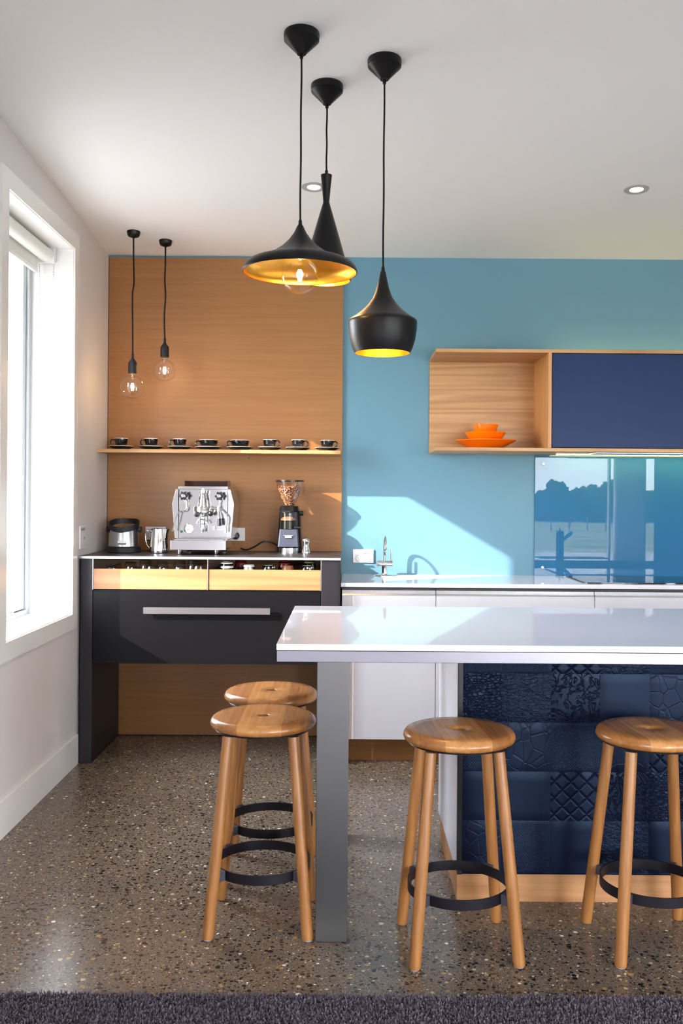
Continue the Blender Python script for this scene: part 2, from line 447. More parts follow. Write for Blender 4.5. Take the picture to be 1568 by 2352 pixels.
# ------------------------------------------------------------------ left window
w4 = thing('fill_window_left', (XL-.2, -2.25, .05), 'unseen side window added further back to fill the room with light', 'window', kind='structure')  # unseen opening, added so that sun and bounce fill the room
MB().box(XL-.27, XL-.2, -3.6, -3.55, .05, 2.15).box(XL-.27, XL-.2, -.95, -.9, .05, 2.15).box(XL-.27, XL-.2, -3.55, -.95, .05, .1).box(XL-.27, XL-.2, -3.55, -.95, 2.1, 2.15).build('window_frame', M['alu_frame'], w4, smooth=0)
MB().box(XL-.237, XL-.231, -3.55, -.95, .1, 2.1).build('pane', M['pane'], w4, smooth=0)
w1 = thing('window_1', (XL-.2, 4.21, WZ0), 'tall casement window with a deep white reveal', 'window', kind='structure')
tr = MB(); tf = XL+.012
tr.box(XL, tf, WY0-.075, WY0, WZ0-.075, WZ1+.075); tr.box(XL, tf, WY1, WY1+.075, WZ0-.075, WZ1+.075)
tr.box(XL, tf, WY0, WY1, WZ0-.075, WZ0); tr.box(XL, tf, WY0, WY1, WZ1, WZ1+.075)
tr.build('architrave', M['trim'], w1, smooth=0)
rv = MB(); xa, xb = XL-.197, XL+.004; q = .012
rv.box(xa, xb, WY0, WY0+q*.2, WZ0, WZ1); rv.box(xa, xb, WY1-q*.2, WY1, WZ0, WZ1)
rv.box(xa, xb, WY0, WY1, WZ0, WZ0+q*.4); rv.box(xa, xb, WY0, WY1, WZ1-q*.2, WZ1)
rv.build('reveal_lining', M['trim'], w1, smooth=0)
fx0, fx1 = XL-.275, XL-.197
wf = MB()
wf.box(fx0, fx1, WY0, WY0+.03, WZ0, WZ1); wf.box(fx0, fx1, WY1-.04, WY1, WZ0, WZ1)
wf.box(fx0, fx1, WY0+.03, WY1-.04, WZ0, WZ0+.028); wf.box(fx0, fx1, WY0+.03, WY1-.04, WZ1-.03, WZ1)
wf.build('window_frame', M['alu_frame'], w1, bevel=.002)
sa = MB(); sx0, sx1 = fx0+.01, fx1-.012
sa.box(sx0, sx1, WY0+.033, WY0+.062, WZ0+.031, WZ1-.033); sa.box(sx0, sx1, WY1-.088, WY1-.044, WZ0+.031, WZ1-.033)
sa.box(sx0, sx1, WY0+.062, WY1-.088, WZ0+.031, WZ0+.06); sa.box(sx0, sx1, WY0+.062, WY1-.088, WZ1-.065, WZ1-.033)
s_ = sa.build('sash', M['alu_frame'], w1, bevel=.002)
MB().box(sx0+.02, sx0+.024, WY0+.063, WY1-.089, WZ0+.061, WZ1-.066).build('pane', M['pane'], s_, smooth=0)
la = MB().box(fx1-.01, fx1+.022, 4.30, 4.36, WZ0+.03, WZ0+.045).box(fx1+.004, fx1+.018, 4.25, 4.41, WZ0+.046, WZ0+.058)
la.box(fx1+.002, fx1+.016, 4.345, 4.36, WZ0+.045, WZ0+.09)
la.build('window_stay', M['plastic'], w1, bevel=.002)

rb = thing('roller_blind', (XL-.118, 4.2, 2.487), 'white roller blind rolled up at the top of the window', 'blind')
MB().cyl((XL-.118, 0, 2.487), .034, WY0+.03, WY1-.035, axis='y', seg=40).build('roller', M['blind'], rb)
bx = XL-.16
MB().box(bx-.001, bx+.001, WY0+.035, WY1-.045, 2.41, 2.49).build('fabric', M['blind'], rb, smooth=0)
MB().box(bx-.009, bx+.007, WY0+.035, WY1-.04, 2.398, 2.416).build('bottom_bar', M['plastic'], rb, bevel=.003)
bk = MB().box(XL-.155, XL-.08, WY1-.034, WY1-.006, 2.45, 2.526).cyl((XL-.118, 0, 2.487), .038, WY1-.035, WY1-.02, axis='y')
bk.build('bracket', M['plastic'], rb, bevel=.002)
for dx in (-.034, .034):
    ch = MB()
    for k in range(150): ch.sphere((XL-.118+dx, WY1-.028, 2.44-.0095*k), .0028, 6, 4)
    c = ch.build('bead_chain', M['plastic_grey'], rb)

# ------------------------------------------------------------------ oak wall panel and shelf
wp = tag(MB().box(XL+.004, -.03, YB-.02, YB-.001, .004, 2.658).build('wall_panel', M['oak_wall'], smooth=0, bevel=.001), 'full height oak veneer wall panel behind the coffee bench', 'wall panel')
SY = 5.108
tag(MB().box(XL+.002, -.037, SY, YB-.021, 1.5627, 1.5815).build('shelf', M['oak'], bevel=.0012), 'long thin oak shelf carrying the row of black cups', 'shelf')
for i, (x, lab) in enumerate(((-1.128, 'small brass screw cap in the oak panel under the left of the shelf'), (-.548, 'small brass screw cap in the oak panel under the right of the shelf'))):
    MB().cyl((x, 0, 1.548 if i == 0 else 1.547), .0045, YB-.0225, YB-.0202, axis='y', seg=16).build('screw_cap', M['bracket'] if i else M['oak_pale'], wp)

# ------------------------------------------------------------------ cups and saucers
def cup_parts(r, h, white_in=True):
    prof = [(0, 0), (r*.52, 0), (r*.55, .003), (r*.72, h*.22), (r*.88, h*.5), (r*.97, h*.78), (r, h*.955), (r, h), (r-.003, h), (r*.9, h*.72), (r*.74, h*.35), (r*.5, .008), (0, .006)]
    mis = [0]*6+[1]*6
    return prof, mis
def saucer_prof(r):
    return [(0, 0), (r*.48, 0), (r*.52, .002), (r*.72, .006), (r*.985, .0158), (r, .0178), (r, .0200), (r*.97, .0200), (r*.7, .009), (r*.42, .0055), (0, .0055)], [0]*5+[1]*5
cups = [(277.9, .0365, .056, -1), (347, .0365, .056, -1), (412.7, .0365, .055, -1), (479, .0505, .05, -1), (551, .0505, .05, -1), (619, .036, .055, 1), (684.4, .036, .054, 1), (751, .036, .053, 1)]
where = ['at the left end of the oak shelf', 'second from the left end of the shelf', 'third from the left end of the shelf', 'left of the two wide ones', 'right of the two wide ones', 'just right of the wide cups', 'second from the right end of the shelf', 'at the right end of the shelf']
for (px, r, h, hs), w in zip(cups, where):
    y = 5.205; x = (px-797-.9)*y/2200; z0 = 1.5818
    big = r > .04; kind = 'wide black cappuccino cup' if big else 'small black coffee cup'
    pr, mi = saucer_prof(.072 if big else .067)
    tag(MB().lathe(pr, (x, y, z0), 40, mis=mi).build('saucer', [M['black_gloss'], M['white_glaze']]), 'white topped black saucer under the cup '+w, 'saucer', 'saucers on the oak shelf')
    c = thing('coffee_cup', (x, y, z0+.0062), kind+', '+w, 'cup', 'black cups on the oak shelf')
    pr, mi = cup_parts(r, h)
    MB().lathe(pr, (x, y, z0+.0062), 40, mis=mi).build('cup_body', [M['black_gloss'], M['white_glaze']], c)
    a = hs; zc = z0+.0062
    hp = [(x+a*r*.90, y-.004, zc+h*.80), (x+a*(r+.010), y-.006, zc+h*.88), (x+a*(r+.019), y-.008, zc+h*.66), (x+a*(r+.013), y-.007, zc+h*.36), (x+a*(r*.68), y-.003, zc+h*.2)]
    MB().tube(spline(hp, 6), .0035, 8).build('handle', M['black_gloss'], c)

# ------------------------------------------------------------------ coffee bench
BT = 1.031; BF = 4.76
BR = -.03
b = thing('coffee_bench', (-.68, 5.05, 0), 'dark coffee bench with two open topped oak drawers and a black drop front', 'bench')
MB().box(XL+.003, BR, BF-.006, YB-.022, BT-.012, BT, 0).build('bench_top', [M['bench_top']], b, bevel=.001)
MB().box(XL+.003, BR, BF-.0085, BF-.0065, BT-.012, BT).build('edge_strip', M['steel_edge'], b, smooth=0)['label'] = 'bright metal front edge'
MB().box(XL+.015, -1.262, BF, YB-.022, 0, BT-.0125).build('side_panel', M['dark_steel'], b, bevel=.0015)
MB().box(-.125, BR, BF, YB-.022, 0, BT-.0125).build('side_panel', M['dark_steel'], b, bevel=.004)
for q in (-1.2615, -.6915, -.1285): MB().box(q, q+.003, BF-.001, YB-.03, .865, BT-.013).build('divider', M['steel_edge'], b, smooth=0)
cc = MB().box(-1.2585, -.1285, BF+.025, YB-.024, .498, .515).box(-1.2585, -.1285, BF+.025, YB-.024, .845, .862).box(-1.2585, -.1285, YB-.04, YB-.024, .515, .845)
cc.build('carcass', M['dark_steel'], b, smooth=0)
ff = MB().box(-1.2595, -.1275, BF+.003, BF+.022, .498, .859).build('drop_front', M['flap'], b, bevel=.001)
hd = MB().box(-1.002, -.376, BF-.034, BF-.022, .7495, .782)
for x in (-.96, -.42): hd.box(x-.01, x+.01, BF-.0225, BF+.0035, .758, .774)
hd.build('handle', plain('handle_steel', (.33, .30, .30, 1), .33, 1), ff, bevel=.001)['label'] = 'long flat steel bar handle'
for x0, x1 in ((-1.2575, -.6925), (-.6875, -.1295)):
    dr = MB().box(x0, x1, BF+.004, BF+.02, .867, .968).build('drawer', M['oak_pale'], b, bevel=.001)
    inn = MB().box(x0+.006, x1-.006, BF+.0205, YB-.045, .868, .876)
    inn.box(x0+.006, x0+.018, BF+.0205, YB-.045, .876, .955).box(x1-.018, x1-.006, BF+.0205, YB-.045, .876, .955).box(x0+.018, x1-.018, YB-.057, YB-.045, .876, .955)
    inn.build('drawer_box', M['oak_y'], dr, smooth=0)

def tumbler(r, h):
    return [(r, 0), (r*.94, h*.55), (r*.82, h-.006), (r*.72, h), (0, h), (0, h-.004), (r*.70, h-.0045), (r*.79, h-.009), (r*.91, h*.5), (r-.0025, 0)]
gl = [(-1.165, 4.83, .033, .095), (-1.105, 4.90, .036, .118), (-1.07, 4.82, .032, .098), (-1.035, 4.93, .034, .128), (-.985, 4.84, .036, .108), (-.945, 4.92, .034, .122), (-.91, 4.83, .033, .098), (-.855, 4.90, .036, .125), (-.835, 4.82, .032, .100), (-.785, 4.90, .033, .132), (-.745, 4.825, .034, .112), (-1.205, 4.90, .03, .10)]
gd = ['second glass from the left, near the drawer front', 'third from the left, set back a little', 'low one in the front row below the knock box', 'tall one in the back row below the milk jug', 'in the front row under the milk jug handle', 'tall one below the milk jug', 'low one in the front row left of the machine feet', 'tall one under the left foot of the machine', 'low one under the left foot of the machine', 'tallest one, under the middle of the machine', 'last one before the divider', 'leftmost, in the dark drawer corner']
order = sorted(range(12), key=lambda i: gl[i][0])
for (x, y, r, h), d in zip(gl, gd):
    tag(MB().lathe(tumbler(r, h), (x, y, .8765), 24).build('drinking_glass', M['tumbler']), 'upturned glass in left drawer, '+d, 'glass', 'upturned glasses in the left drawer')
def upcup(name, x, y, r, h, mats, mis_pat, label, handle=None):
    n = 12; prof = [(r, 0)]
    for i in range(1, n): prof.append((r*(1-.30*(i/n)**1.4), h*i/n))
    prof += [(r*.68, h-.004), (r*.66, h), (r*.55, h), (r*.52, h-.004), (0, h-.004)]
    mis = [mis_pat(i) for i in range(len(prof)-1)]
    o = thing(name, (x, y, .8765), label, 'cup', 'upturned cups in the right drawer')
    MB().lathe(prof, (x, y, .8765), 32, mis=mis).build('cup_body', mats, o)
    if handle:
        a = handle; hp = [(x+a*r*.85, y-.01, .8765+h*.75), (x+a*(r+.014), y-.012, .8765+h*.62), (x+a*(r+.016), y-.012, .8765+h*.3), (x+a*r*.93, y-.01, .8765+h*.15)]
        MB().tube(spline(hp, 5), .004, 8).build('handle', mats[0], o)
    return o
upcup('mug', -.604, 4.83, .043, .128, [M['black_gloss'], M['white_glaze']], lambda i: 1 if (i % 2 == 1 or i > 12) else 0, 'upturned black and white striped cup in the right oak drawer', 1)
upcup('mug', -.492, 4.83, .040, .112, [M['chrome_soft'], M['white_glaze']], lambda i: 1 if i > 10 else 0, 'upturned grey cup with a white foot beside the striped cup', 1)
for x, lab in ((-.395, 'upturned black cup with white dots, middle of the right drawer'), (-.200, 'upturned black cup with white dots, at the right end of the drawer')):
    o = upcup('mug', x, 4.83, .040, .110, [M['black_gloss'], M['white_glaze']], lambda i: 1 if i > 12 else 0, lab, 1 if x < -.3 else None)
    dm = MB()
    for zz, n_ in ((.085, 4), (.06, 5), (.1, 3)):
        for k in range(n_):
            a = -PI/2+(k-(n_-1)/2)*.75+zz*9; rr = .040*(1-.30*(zz/.11)**1.4)
            dm.sphere((x+rr*.985*math.cos(a), 4.83+rr*.985*math.sin(a), .8765+zz), .0055, 10, 6)
    dm.build('painted_dots', M['white_glaze'], o)
upcup('mug', -.297, 4.84, .038, .108, [M['beanmat'], M['chrome_soft']], lambda i: 0, 'upturned shiny brown cup between the two dotted cups')
for x, lab, m in ((-.545, 'stack of dark red cups standing behind the striped cup', 'red'), (-.32, 'stack of dark red cups behind the brown cup', 'red'), (-.19, 'green rimmed cup behind the right dotted cup', 'grass')):
    upcup('mug', x, 4.93, .04, .128, [M['black_gloss'] if m == 'grass' else M['red'], M['grass'] if m == 'grass' else M['black_gloss']], lambda i: 1 if (i % 3 == 2) else 0, lab)

# ------------------------------------------------------------------ things on the bench
def on(z=0): return BT+z+.0002
# knock box
kx, ky = -1.187, 5.105
kb = thing('knock_box', (kx, ky, BT), 'round steel knock box with black rubber rim and base in the bench corner', 'knock box')
MB().lathe([(0, 0), (.09, 0), (.092, .004), (.088, .026), (.080, .032), (.0, .032)], (kx, ky, on()), 48).build('base', M['rubber'], kb)
M['dull_steel'] = plain('dull_steel', G(.42), .28, 1)
MB().lathe([(.080, .033), (.077, .10), (.072, .132), (.070, .132), (.074, .10), (.076, .036), (0, .036)], (kx, ky, on()), 48).build('bin', M['dull_steel'], kb)
rm = MB(); seg = 56; vs = []
for k in range(seg):
    a = 2*PI*k/seg; zc = .142+.022*math.sin(a)+.006*abs(math.cos(a))
    for rr, dz in ((.079, -.014), (.081, .014), (.076, .014), (.073, -.014)):
        vs.append((kx+rr*math.cos(a), ky+rr*math.sin(a), BT+zc+dz))
fs = [(k*4+j, ((k+1) % seg)*4+j, ((k+1) % seg)*4+(j+1) % 4, k*4+(j+1) % 4) for k in range(seg) for j in range(4)]
rm.add(vs, fs).build('rim', M['rubber'], kb)
for q in (kx-.092, kx+.079): MB().cyl((0, ky, BT+.122), .016, q, q+.013, axis='x', seg=20).build('pivot', M['rubber'], kb)
MB().cyl((0, ky, BT+.122), .009, kx-.079, kx+.079, axis='x', seg=20).build('knock_bar', M['rubber'], kb)
MB().box(kx-.014, kx+.03, ky-.0835, ky-.078, BT+.052, BT+.066, 0).box(kx-.014, kx+.03, ky-.0836, ky-.078, BT+.0445, BT+.052, 1).build('badge', [M['plastic'], M['black_plastic']], kb, smooth=0)

# milk jug
jx, jy = -.991, 5.055
j = thing('milk_jug', (jx, jy, BT), 'polished steel milk jug left of the coffee machine', 'jug')
prof = [(0, 0), (.046, 0), (.049, .004), (.0495, .02), (.046, .06), (.042, .1), (.0415, .127), (.0400, .127), (.0405, .1), (.044, .06), (.047, .02), (0, .006)]
mb = MB().lathe(prof, (jx, jy, on()), 48)
for i, v in enumerate(mb.v):
    z = v[2]-BT
    if z > .09 and v[0] > jx+.02:
        k = (z-.09)/.037*max(0, (v[0]-jx-.02)/.02); mb.v[i] = (v[0]+.012*k, jy+(v[1]-jy)*(1-.5*min(1, k)), v[2])
mb.build('jug_body', M['chrome'], j)
hp = [(jx-.042, jy, BT+.112), (jx-.06, jy, BT+.116), (jx-.072, jy, BT+.10), (jx-.066, jy, BT+.05), (jx-.052, jy, BT+.028), (jx-.046, jy, BT+.022)]
MB().tube(spline(hp, 6), .0028, 8).build('handle', M['chrome'], j)

# espresso machine
mx = -.755; mf = 5.03
em = thing('espresso_machine', (mx, 5.1, BT), 'polished steel espresso machine in the middle of the coffee bench', 'coffee machine')
MB().box(mx-.127, mx+.127, mf, 5.29, BT+.07, BT+.352).build('body', M['mirror_steel'], em, bevel=.002)
MB().box(mx-.129, mx+.129, mf-.012, 5.29, BT+.337, BT+.3535).build('cup_tray', M['mirror_steel'], em, bevel=.002)
for s in (-1, 1):
    pts = [(.128, .077), (.147, .08), (.162, .262), (.143, .338), (.130, .338), (.131, .30)]
    MB().prism([(mx+s*a, BT+z) for a, z in pts], 'y', mf-.008, 5.28).build('side_panel', M['mirror_steel'], em, bevel=.001)
rl = MB().box(mx-.112, mx+.112, 5.262, 5.266, BT+.354, BT+.385).box(mx-.114, mx-.110, 5.12, 5.266, BT+.354, BT+.385).box(mx+.110, mx+.114, 5.12, 5.266, BT+.354, BT+.385)
rl.build('cup_rail', M['smoke'], em, smooth=0)
MB().box(mx-.143, mx+.140, 4.872, mf+.10, BT+.027, BT+.0765).build('drip_tray', M['mirror_steel'], em, bevel=.002)
g = MB()
for k in range(40): g.box(mx-.124+k*.0062, mx-.121+k*.0062, 4.885, mf-.006, BT+.0775, BT+.0795)
g.box(mx-.126, mx+.126, 4.882, 4.886, BT+.0772, BT+.080).box(mx-.126, mx+.126, mf-.008, mf-.004, BT+.0772, BT+.080)
g.build('grille', M['chrome_soft'], em, smooth=0)
for x in (mx-.105, mx+.085):
    for y in (4.94, 5.24):
        MB().lathe([(0, 0), (.012, 0), (.014, .003), (.014, .0275), (0, .0275)], (x, y, BT+.0002), 24, mis=[1, 1, 0, 0]).build('foot', [M['chrome'], M['black_plastic']], em)
def star_knob(x, z):
    pts = []
    for k in range(48):
        a = 2*PI*k/48; r = .0215+.0035*math.cos(6*a); pts.append((x+r*math.cos(a), z+r*math.sin(a)))
    k_ = MB().prism(pts, 'y', 4.955, 4.975).build('valve_knob', M['black_plastic'], em, bevel=.003)
    MB().lathe([(0, 0), (.013, 0), (.013, .004), (.009, .010), (0, .012)], (x, 4.956, z), 24, axis='-y').build('knob_cap', M['chrome'], k_)
    MB().cyl((x, 0, z), .008, 4.975, mf+.001, axis='y').cyl((x, 0, z-.024), .006, 4.99, 5.01, axis='y').cyl((x, 5.0, z), .007, -.03, 0, axis='z').build('valve_stem', M['chrome'], em)
star_knob(mx-.092, BT+.303); star_knob(mx+.093, BT+.303)
def wand(pts): MB().tube(spline(pts, 8), [.0042]*(8*(len(pts)-1)+1), 10).build('steam_wand', M['chrome'], em)
wand([(mx-.082, 4.99, BT+.278), (mx-.081, 4.985, BT+.235), (mx-.095, 4.975, BT+.222), (mx-.118, 4.965, BT+.216), (mx-.132, 4.955, BT+.17), (mx-.146, 4.945, BT+.118)])
wand([(mx+.092, 4.99, BT+.275), (mx+.093, 4.985, BT+.24), (mx+.115, 4.975, BT+.215), (mx+.134, 4.965, BT+.19), (mx+.130, 4.955, BT+.15), (mx+.127, 4.95, BT+.125)])
MB().cyl((mx+.127, 4.95, BT+.125), .0075, -.012, .012).build('steam_tip', M['chrome'], em)
gh = thing_loc = None
grp = MB()
gx, gy = mx+.006, 4.975
grp.lathe([(0, .342), (.006, .342), (.006, .334), (.02, .332), (.02, .318), (.016, .316), (.017, .30), (.027, .255), (.027, .25), (.046, .248), (.048, .243), (.048, .218), (.044, .214), (.03, .212), (.026, .205), (.012, .2), (.016, .195), (.016, .16), (.012, .155), (.013, .13), (.010, .115), (0, .115)], (gx, gy, BT), 36)
grp.cyl((gx, 0, BT+.275), .016, gy, mf+.001, axis='y').cyl((gx, 0, BT+.235), .03, gy, mf+.001, axis='y')
grp.build('group_head', M['chrome'], em)
pf = MB().lathe([(0, 0), (.007, 0), (.008, .05), (.014, .065), (.016, .08), (.013, .095), (0, .1)], (gx-.012, gy-.04, BT+.21), 24, axis='-y')
pf.build('portafilter_handle', M['black_plastic'], em)
sp = MB().tube(spline([(gx-.028, gy-.02, BT+.16), (gx-.018, gy-.02, BT+.178), (gx, gy-.02, BT+.182), (gx+.02, gy-.02, BT+.172), (gx+.028, gy-.02, BT+.158)], 6), .004, 8)
sp.build('portafilter_spout', M['chrome'], em)
lv = MB().cyl((0, gy, BT+.238), .007, gx+.04, gx+.082, axis='x').cyl((gx+.082, gy-.01, BT+.238), .009, -.012, .012)
lv.tube([(gx+.082, gy-.01, BT+.23), (gx+.088, gy-.02, BT+.185)], [.006, .008], 12, 0)
lv.tube([(gx+.088, gy-.02, BT+.185), (gx+.092, gy-.026, BT+.15)], [.010, .011], 12, 1)
lv.build('brew_lever', [M['chrome'], M['black_plastic']], em)
MB().sphere((gx+.045, gy-.03, BT+.212), .014, 20, 12).build('lever_ball', M['black_plastic'], em)
ga = MB().lathe([(0, 0), (.027, 0), (.027, .010), (.0235, .012), (.0232, .008), (0, .008)], (mx-.072, mf+.0005, BT+.131), 36, axis='-y', mis=[0, 0, 0, 0, 1])
ga = ga.build('pressure_gauge', [M['chrome'], M['gauge_face']], em)
MB().add([(mx-.082, mf-.009, BT+.124), (mx-.081, mf-.009, BT+.122), (mx-.058, mf-.009, BT+.139)], [(0, 1, 2)]).build('needle', M['black_plastic'], ga, smooth=0)
MB().lathe([(0, 0), (.0065, 0), (.0065, .003), (.005, .005), (0, .0055)], (mx-.113, mf+.0005, BT+.115), 20, axis='-y').build('power_lamp', M['green_led'], em)
lbp = MB().box(mx+.045, mx+.118, mf-.002, mf+.001, BT+.123, BT+.147)
lbp.box(mx+.050, mx+.053, mf-.0024, mf-.001, BT+.134, BT+.138, 1)
for k in range(6): lbp.box(mx+.062+k*.0075, mx+.067+k*.0075, mf-.0024, mf-.001, BT+.1345, BT+.1365, 1)
lbp.build('name_plate', [M['plastic'], M['plastic_grey']], em, smooth=0)

# grinder
gx, gy = -.312, 5.2
gr = thing('coffee_grinder', (gx, gy, BT), 'dark coffee grinder with a clear hopper full of beans', 'grinder')
bd = MB()
bot = [(-.066, -.075), (.066, -.075), (.066, .09), (-.066, .09)]; top = [(-.052, -.06), (.052, -.06), (.052, .09), (-.052, .09)]
def loft(mb, a, za, c, zc, mi=0):
    n = len(a); vs = [(gx+p[0], gy+p[1], BT+za) for p in a]+[(gx+p[0], gy+p[1], BT+zc) for p in c]
    mb.add(vs, [tuple(range(n))[::-1], tuple(range(n, 2*n))]+[(i, (i+1) % n, (i+1) % n+n, i+n) for i in range(n)], mi)
def rrect(x0, x1, y0, y1, r, n=5):
    out = []
    for cx, cy, a0 in ((x1-r, y1-r, 0), (x0+r, y1-r, PI/2), (x0+r, y0+r, PI), (x1-r, y0+r, 1.5*PI)):
        for k in range(n+1):
            a = a0+PI/2*k/n; out.append((cx+r*math.cos(a), cy+r*math.sin(a)))
    return out
loft(bd, rrect(-.066, .066, -.03, .095, .02), .03, rrect(-.054, .054, -.03, .095, .02), .225)
loft(bd, rrect(-.066, .066, -.03, .095, .02), .004, rrect(-.066, .066, -.03, .095, .02), .03)
loft(bd, rrect(-.052, .052, -.085, .095, .03), .225, rrect(-.046, .046, -.07, .09, .03), .252)
bd.build('body', M['flap'], gr, bevel=.003)
MB().prism([(-.05+gx, 0), (.05+gx, 0)], 'x', 0, 0) if False else None
fp = MB(); loft(fp, rrect(-.057, .057, -.096, -.031, .008), .034, rrect(-.048, .048, -.088, -.031, .008), .128)
fp = fp.build('front_cover', plain('grinder_blue_grey', srgb(58, 62, 78), .35), gr, bevel=.002)
bg = MB().box(gx-.018, gx+.018, gy-.0975, gy-.088, BT+.082, BT+.094).box(gx-.026, gx+.026, gy-.0977, gy-.088, BT+.094, BT+.0975)
bg.build('badge', M['chrome_soft'], fp, smooth=0)
MB().cyl((gx, gy-.04, BT+.0002), .053, 0, .028, seg=40).build('base_dish', M['chrome_soft'], gr)
MB().lathe([(0, .13), (.042, .13), (.042, .175), (0, .175)], (gx-.003, gy-.05, BT), 36).build('doser', M['black_gloss'], gr)
MB().lathe([(.043, .1755), (.044, .215), (.0425, .215), (.0415, .1755)], (gx-.003, gy-.05, BT), 36).build('doser_window', M['glass'], gr)
MB().lathe([(0, .1756), (.040, .1756), (.040, .183), (.028, .192), (0, .196)], (gx-.003, gy-.05, BT), 36).build('ground_coffee', M['beanmat'], gr)
MB().lathe([(0, .2155), (.047, .2155), (.048, .22), (.044, .226), (0, .227)], (gx-.003, gy-.05, BT), 36).build('doser_lid', M['black_plastic'], gr)
MB().box(gx+.03, gx+.075, gy-.095, gy-.085, BT+.136, BT+.142).build('doser_lever', M['black_plastic'], gr, bevel=.001)
MB().cyl((0, gy+.02, BT+.212), .013, gx+.052, gx+.074, axis='x').build('adjusting_knob', M['black_plastic'], gr)
hz = BT
MB().lathe([(.024, .2525), (.029, .26), (.05, .30), (.066, .345), (.073, .385), (.0745, .388), (.0715, .385), (.0645, .345), (.0485, .30), (.0275, .26), (.022, .2525)], (gx, gy, hz), 48).build('hopper', M['glass'], gr)
MB().lathe([(.0, .3905), (.074, .3905), (.0765, .388), (.0765, .384), (.0755, .384), (.0755, .388), (0, .3885)], (gx, gy, hz), 48).build('hopper_lid', M['smoke'], gr)
MB().lathe([(.0735, .386), (.0775, .386), (.0775, .392), (.0735, .392), (.0735, .386)], (gx, gy, hz), 48).build('lid_rim', M['black_plastic'], gr)
# beans: surface shell of many small ellipsoids
bm = MB(); bc = MB()
hr = [(.2535, .021), (.26, .0255), (.30, .0465), (.345, .0622), (.352, .064)]
def hrad(z):
    for (z0, r0), (z1, r1) in zip(hr, hr[1:]):
        if z <= z1: return r0+(r1-r0)*(z-z0)/(z1-z0)
    return hr[-1][1]
bc.lathe([(0, .2535)]+[(r-.004, z) for z, r in hr]+[(.03, .357), (0, .362)], (gx, gy, hz), 32)
bc = bc.build('coffee_beans', plain('dark_beans', srgb(88, 54, 34), .6), gr)
rnd = random.Random(3)
oct_v = []
for i in range(5):
    for k in range(6):
        a = PI*i/4; oct_v.append((math.sin(a)*math.cos(PI*k/3), math.sin(a)*math.sin(PI*k/3), math.cos(a)))
oct_f = [(i*6+k, i*6+(k+1) % 6, (i+1)*6+(k+1) % 6, (i+1)*6+k) for i in range(4) for k in range(6)]
for _ in range(1500):
    z = rnd.uniform(.256, .353); r = hrad(z)-.0035; a = rnd.uniform(0, 2*PI)
    if rnd.random() < .2: z = .356+rnd.uniform(0, .006); r = math.sqrt(rnd.random())*.06; z -= r*.06
    p = Vector((gx+r*math.cos(a), gy+r*math.sin(a), hz+z))
    R = Matrix.Rotation(rnd.uniform(0, 6.28), 3, 'X') @ Matrix.Rotation(rnd.uniform(0, 6.28), 3, 'Z')
    bm.add([p+R @ Vector((v[0]*.0045, v[1]*.0032, v[2]*.0025)) for v in oct_v], oct_f, rnd.choice((0, 0, 1, 2)))
o = bm.build('loose_beans', [M['beanmat'], plain('bean_pale', srgb(196, 142, 98), .35), plain('bean_dark', srgb(84, 50, 32), .3)], gr, smooth=60)
o['kind'] = 'stuff'
tag(MB().lathe([(0, 0), (.0205, 0), (.021, .012), (.0165, .03), (.0135, .048), (.0165, .06), (.0185, .066), (.018, .078), (.012, .085), (0, .087)], (-.215, 5.06, on()), 36).build('pepper_mill', M['chrome'], smooth=50), 'small waisted chrome shaker to the right of the grinder', 'shaker')
cp = spline([(-.585, 5.30, 1.045), (-.55, 5.27, BT+.008), (-.50, 5.25, BT+.03), (-.455, 5.24, BT+.056), (-.41, 5.25, BT+.048), (-.372, 5.26, BT+.028), (-.36, 5.285, BT+.02)], 8)
MB().tube(cp, .0042, 10).build('power_cord', M['black_plastic'], gr)

# ------------------------------------------------------------------ sockets
def socket(x0, x1, z0, z1, y, label, double=True, plug=False):
    s = thing('power_socket', ((x0+x1)/2, y, (z0+z1)/2), label, 'socket', 'wall sockets')
    MB().box(x0, x1, y-.010, y-.0005, z0, z1).build('plate', M['plastic'], s, bevel=.003)
    cx, cz = (x0+x1)/2, (z0+z1)/2; w, h = x1-x0, z1-z0
    f = MB()
    def stad(cx, cz, hw, hh, ya, yb, mi):
        pts = [(cx+hw-hh+hh*math.cos(a), cz+hh*math.sin(a)) for a in [(-PI/2+PI*k/10) for k in range(11)]]+[(cx-hw+hh+hh*math.cos(a), cz+hh*math.sin(a)) for a in [(PI/2+PI*k/10) for k in range(11)]]
        f.prism(pts, 'y', ya, yb, mi)
    if not plug:
        stad(cx, cz-.012*h/.075, w*.38, h*.24, y-.0125, y-.009, 0); stad(cx, cz-.012*h/.075, w*.355, h*.2, y-.0128, y-.012, 1)
        stad(cx, cz+.020*h/.075, w*.17, h*.14, y-.0125, y-.009, 0)
        for dx in (-.05*w, .05*w): f.cyl((cx+dx, 0, cz+.020*h/.075), .0038, y-.015, y-.012, axis='y', seg=12, mi=1)
        for dx in (-w*.22, w*.22):
            for px_, pz_, an in ((-.005, .004, .5), (.005, .004, -.5), (0, -.006, 0)):
                c_, s_ = math.cos(an), math.sin(an); q_ = []
                for a, b_ in ((-.0009, -.0035), (.0009, -.0035), (.0009, .0035), (-.0009, .0035)):
                    q_.append((cx+dx+px_+a*c_-b_*s_, cz-.012*h/.075+pz_+a*s_+b_*c_))
                f.prism(q_, 'y', y-.0132, y-.0122, 2)
        f.build('outlet_face', [M['plastic_grey'], M['plastic'], M['black_plastic']], s, smooth=30)
    else:
        MB().lathe([(0, 0), (.0205, 0), (.0205, .02), (.014, .034), (0, .036)], (cx+.004, y-.0102, cz-.008), 28, axis='-y').build('plug', M['black_plastic'], s)
    return s
socket(.034, .150, .968, 1.043, YB, 'white double power socket with switches on the blue wall')
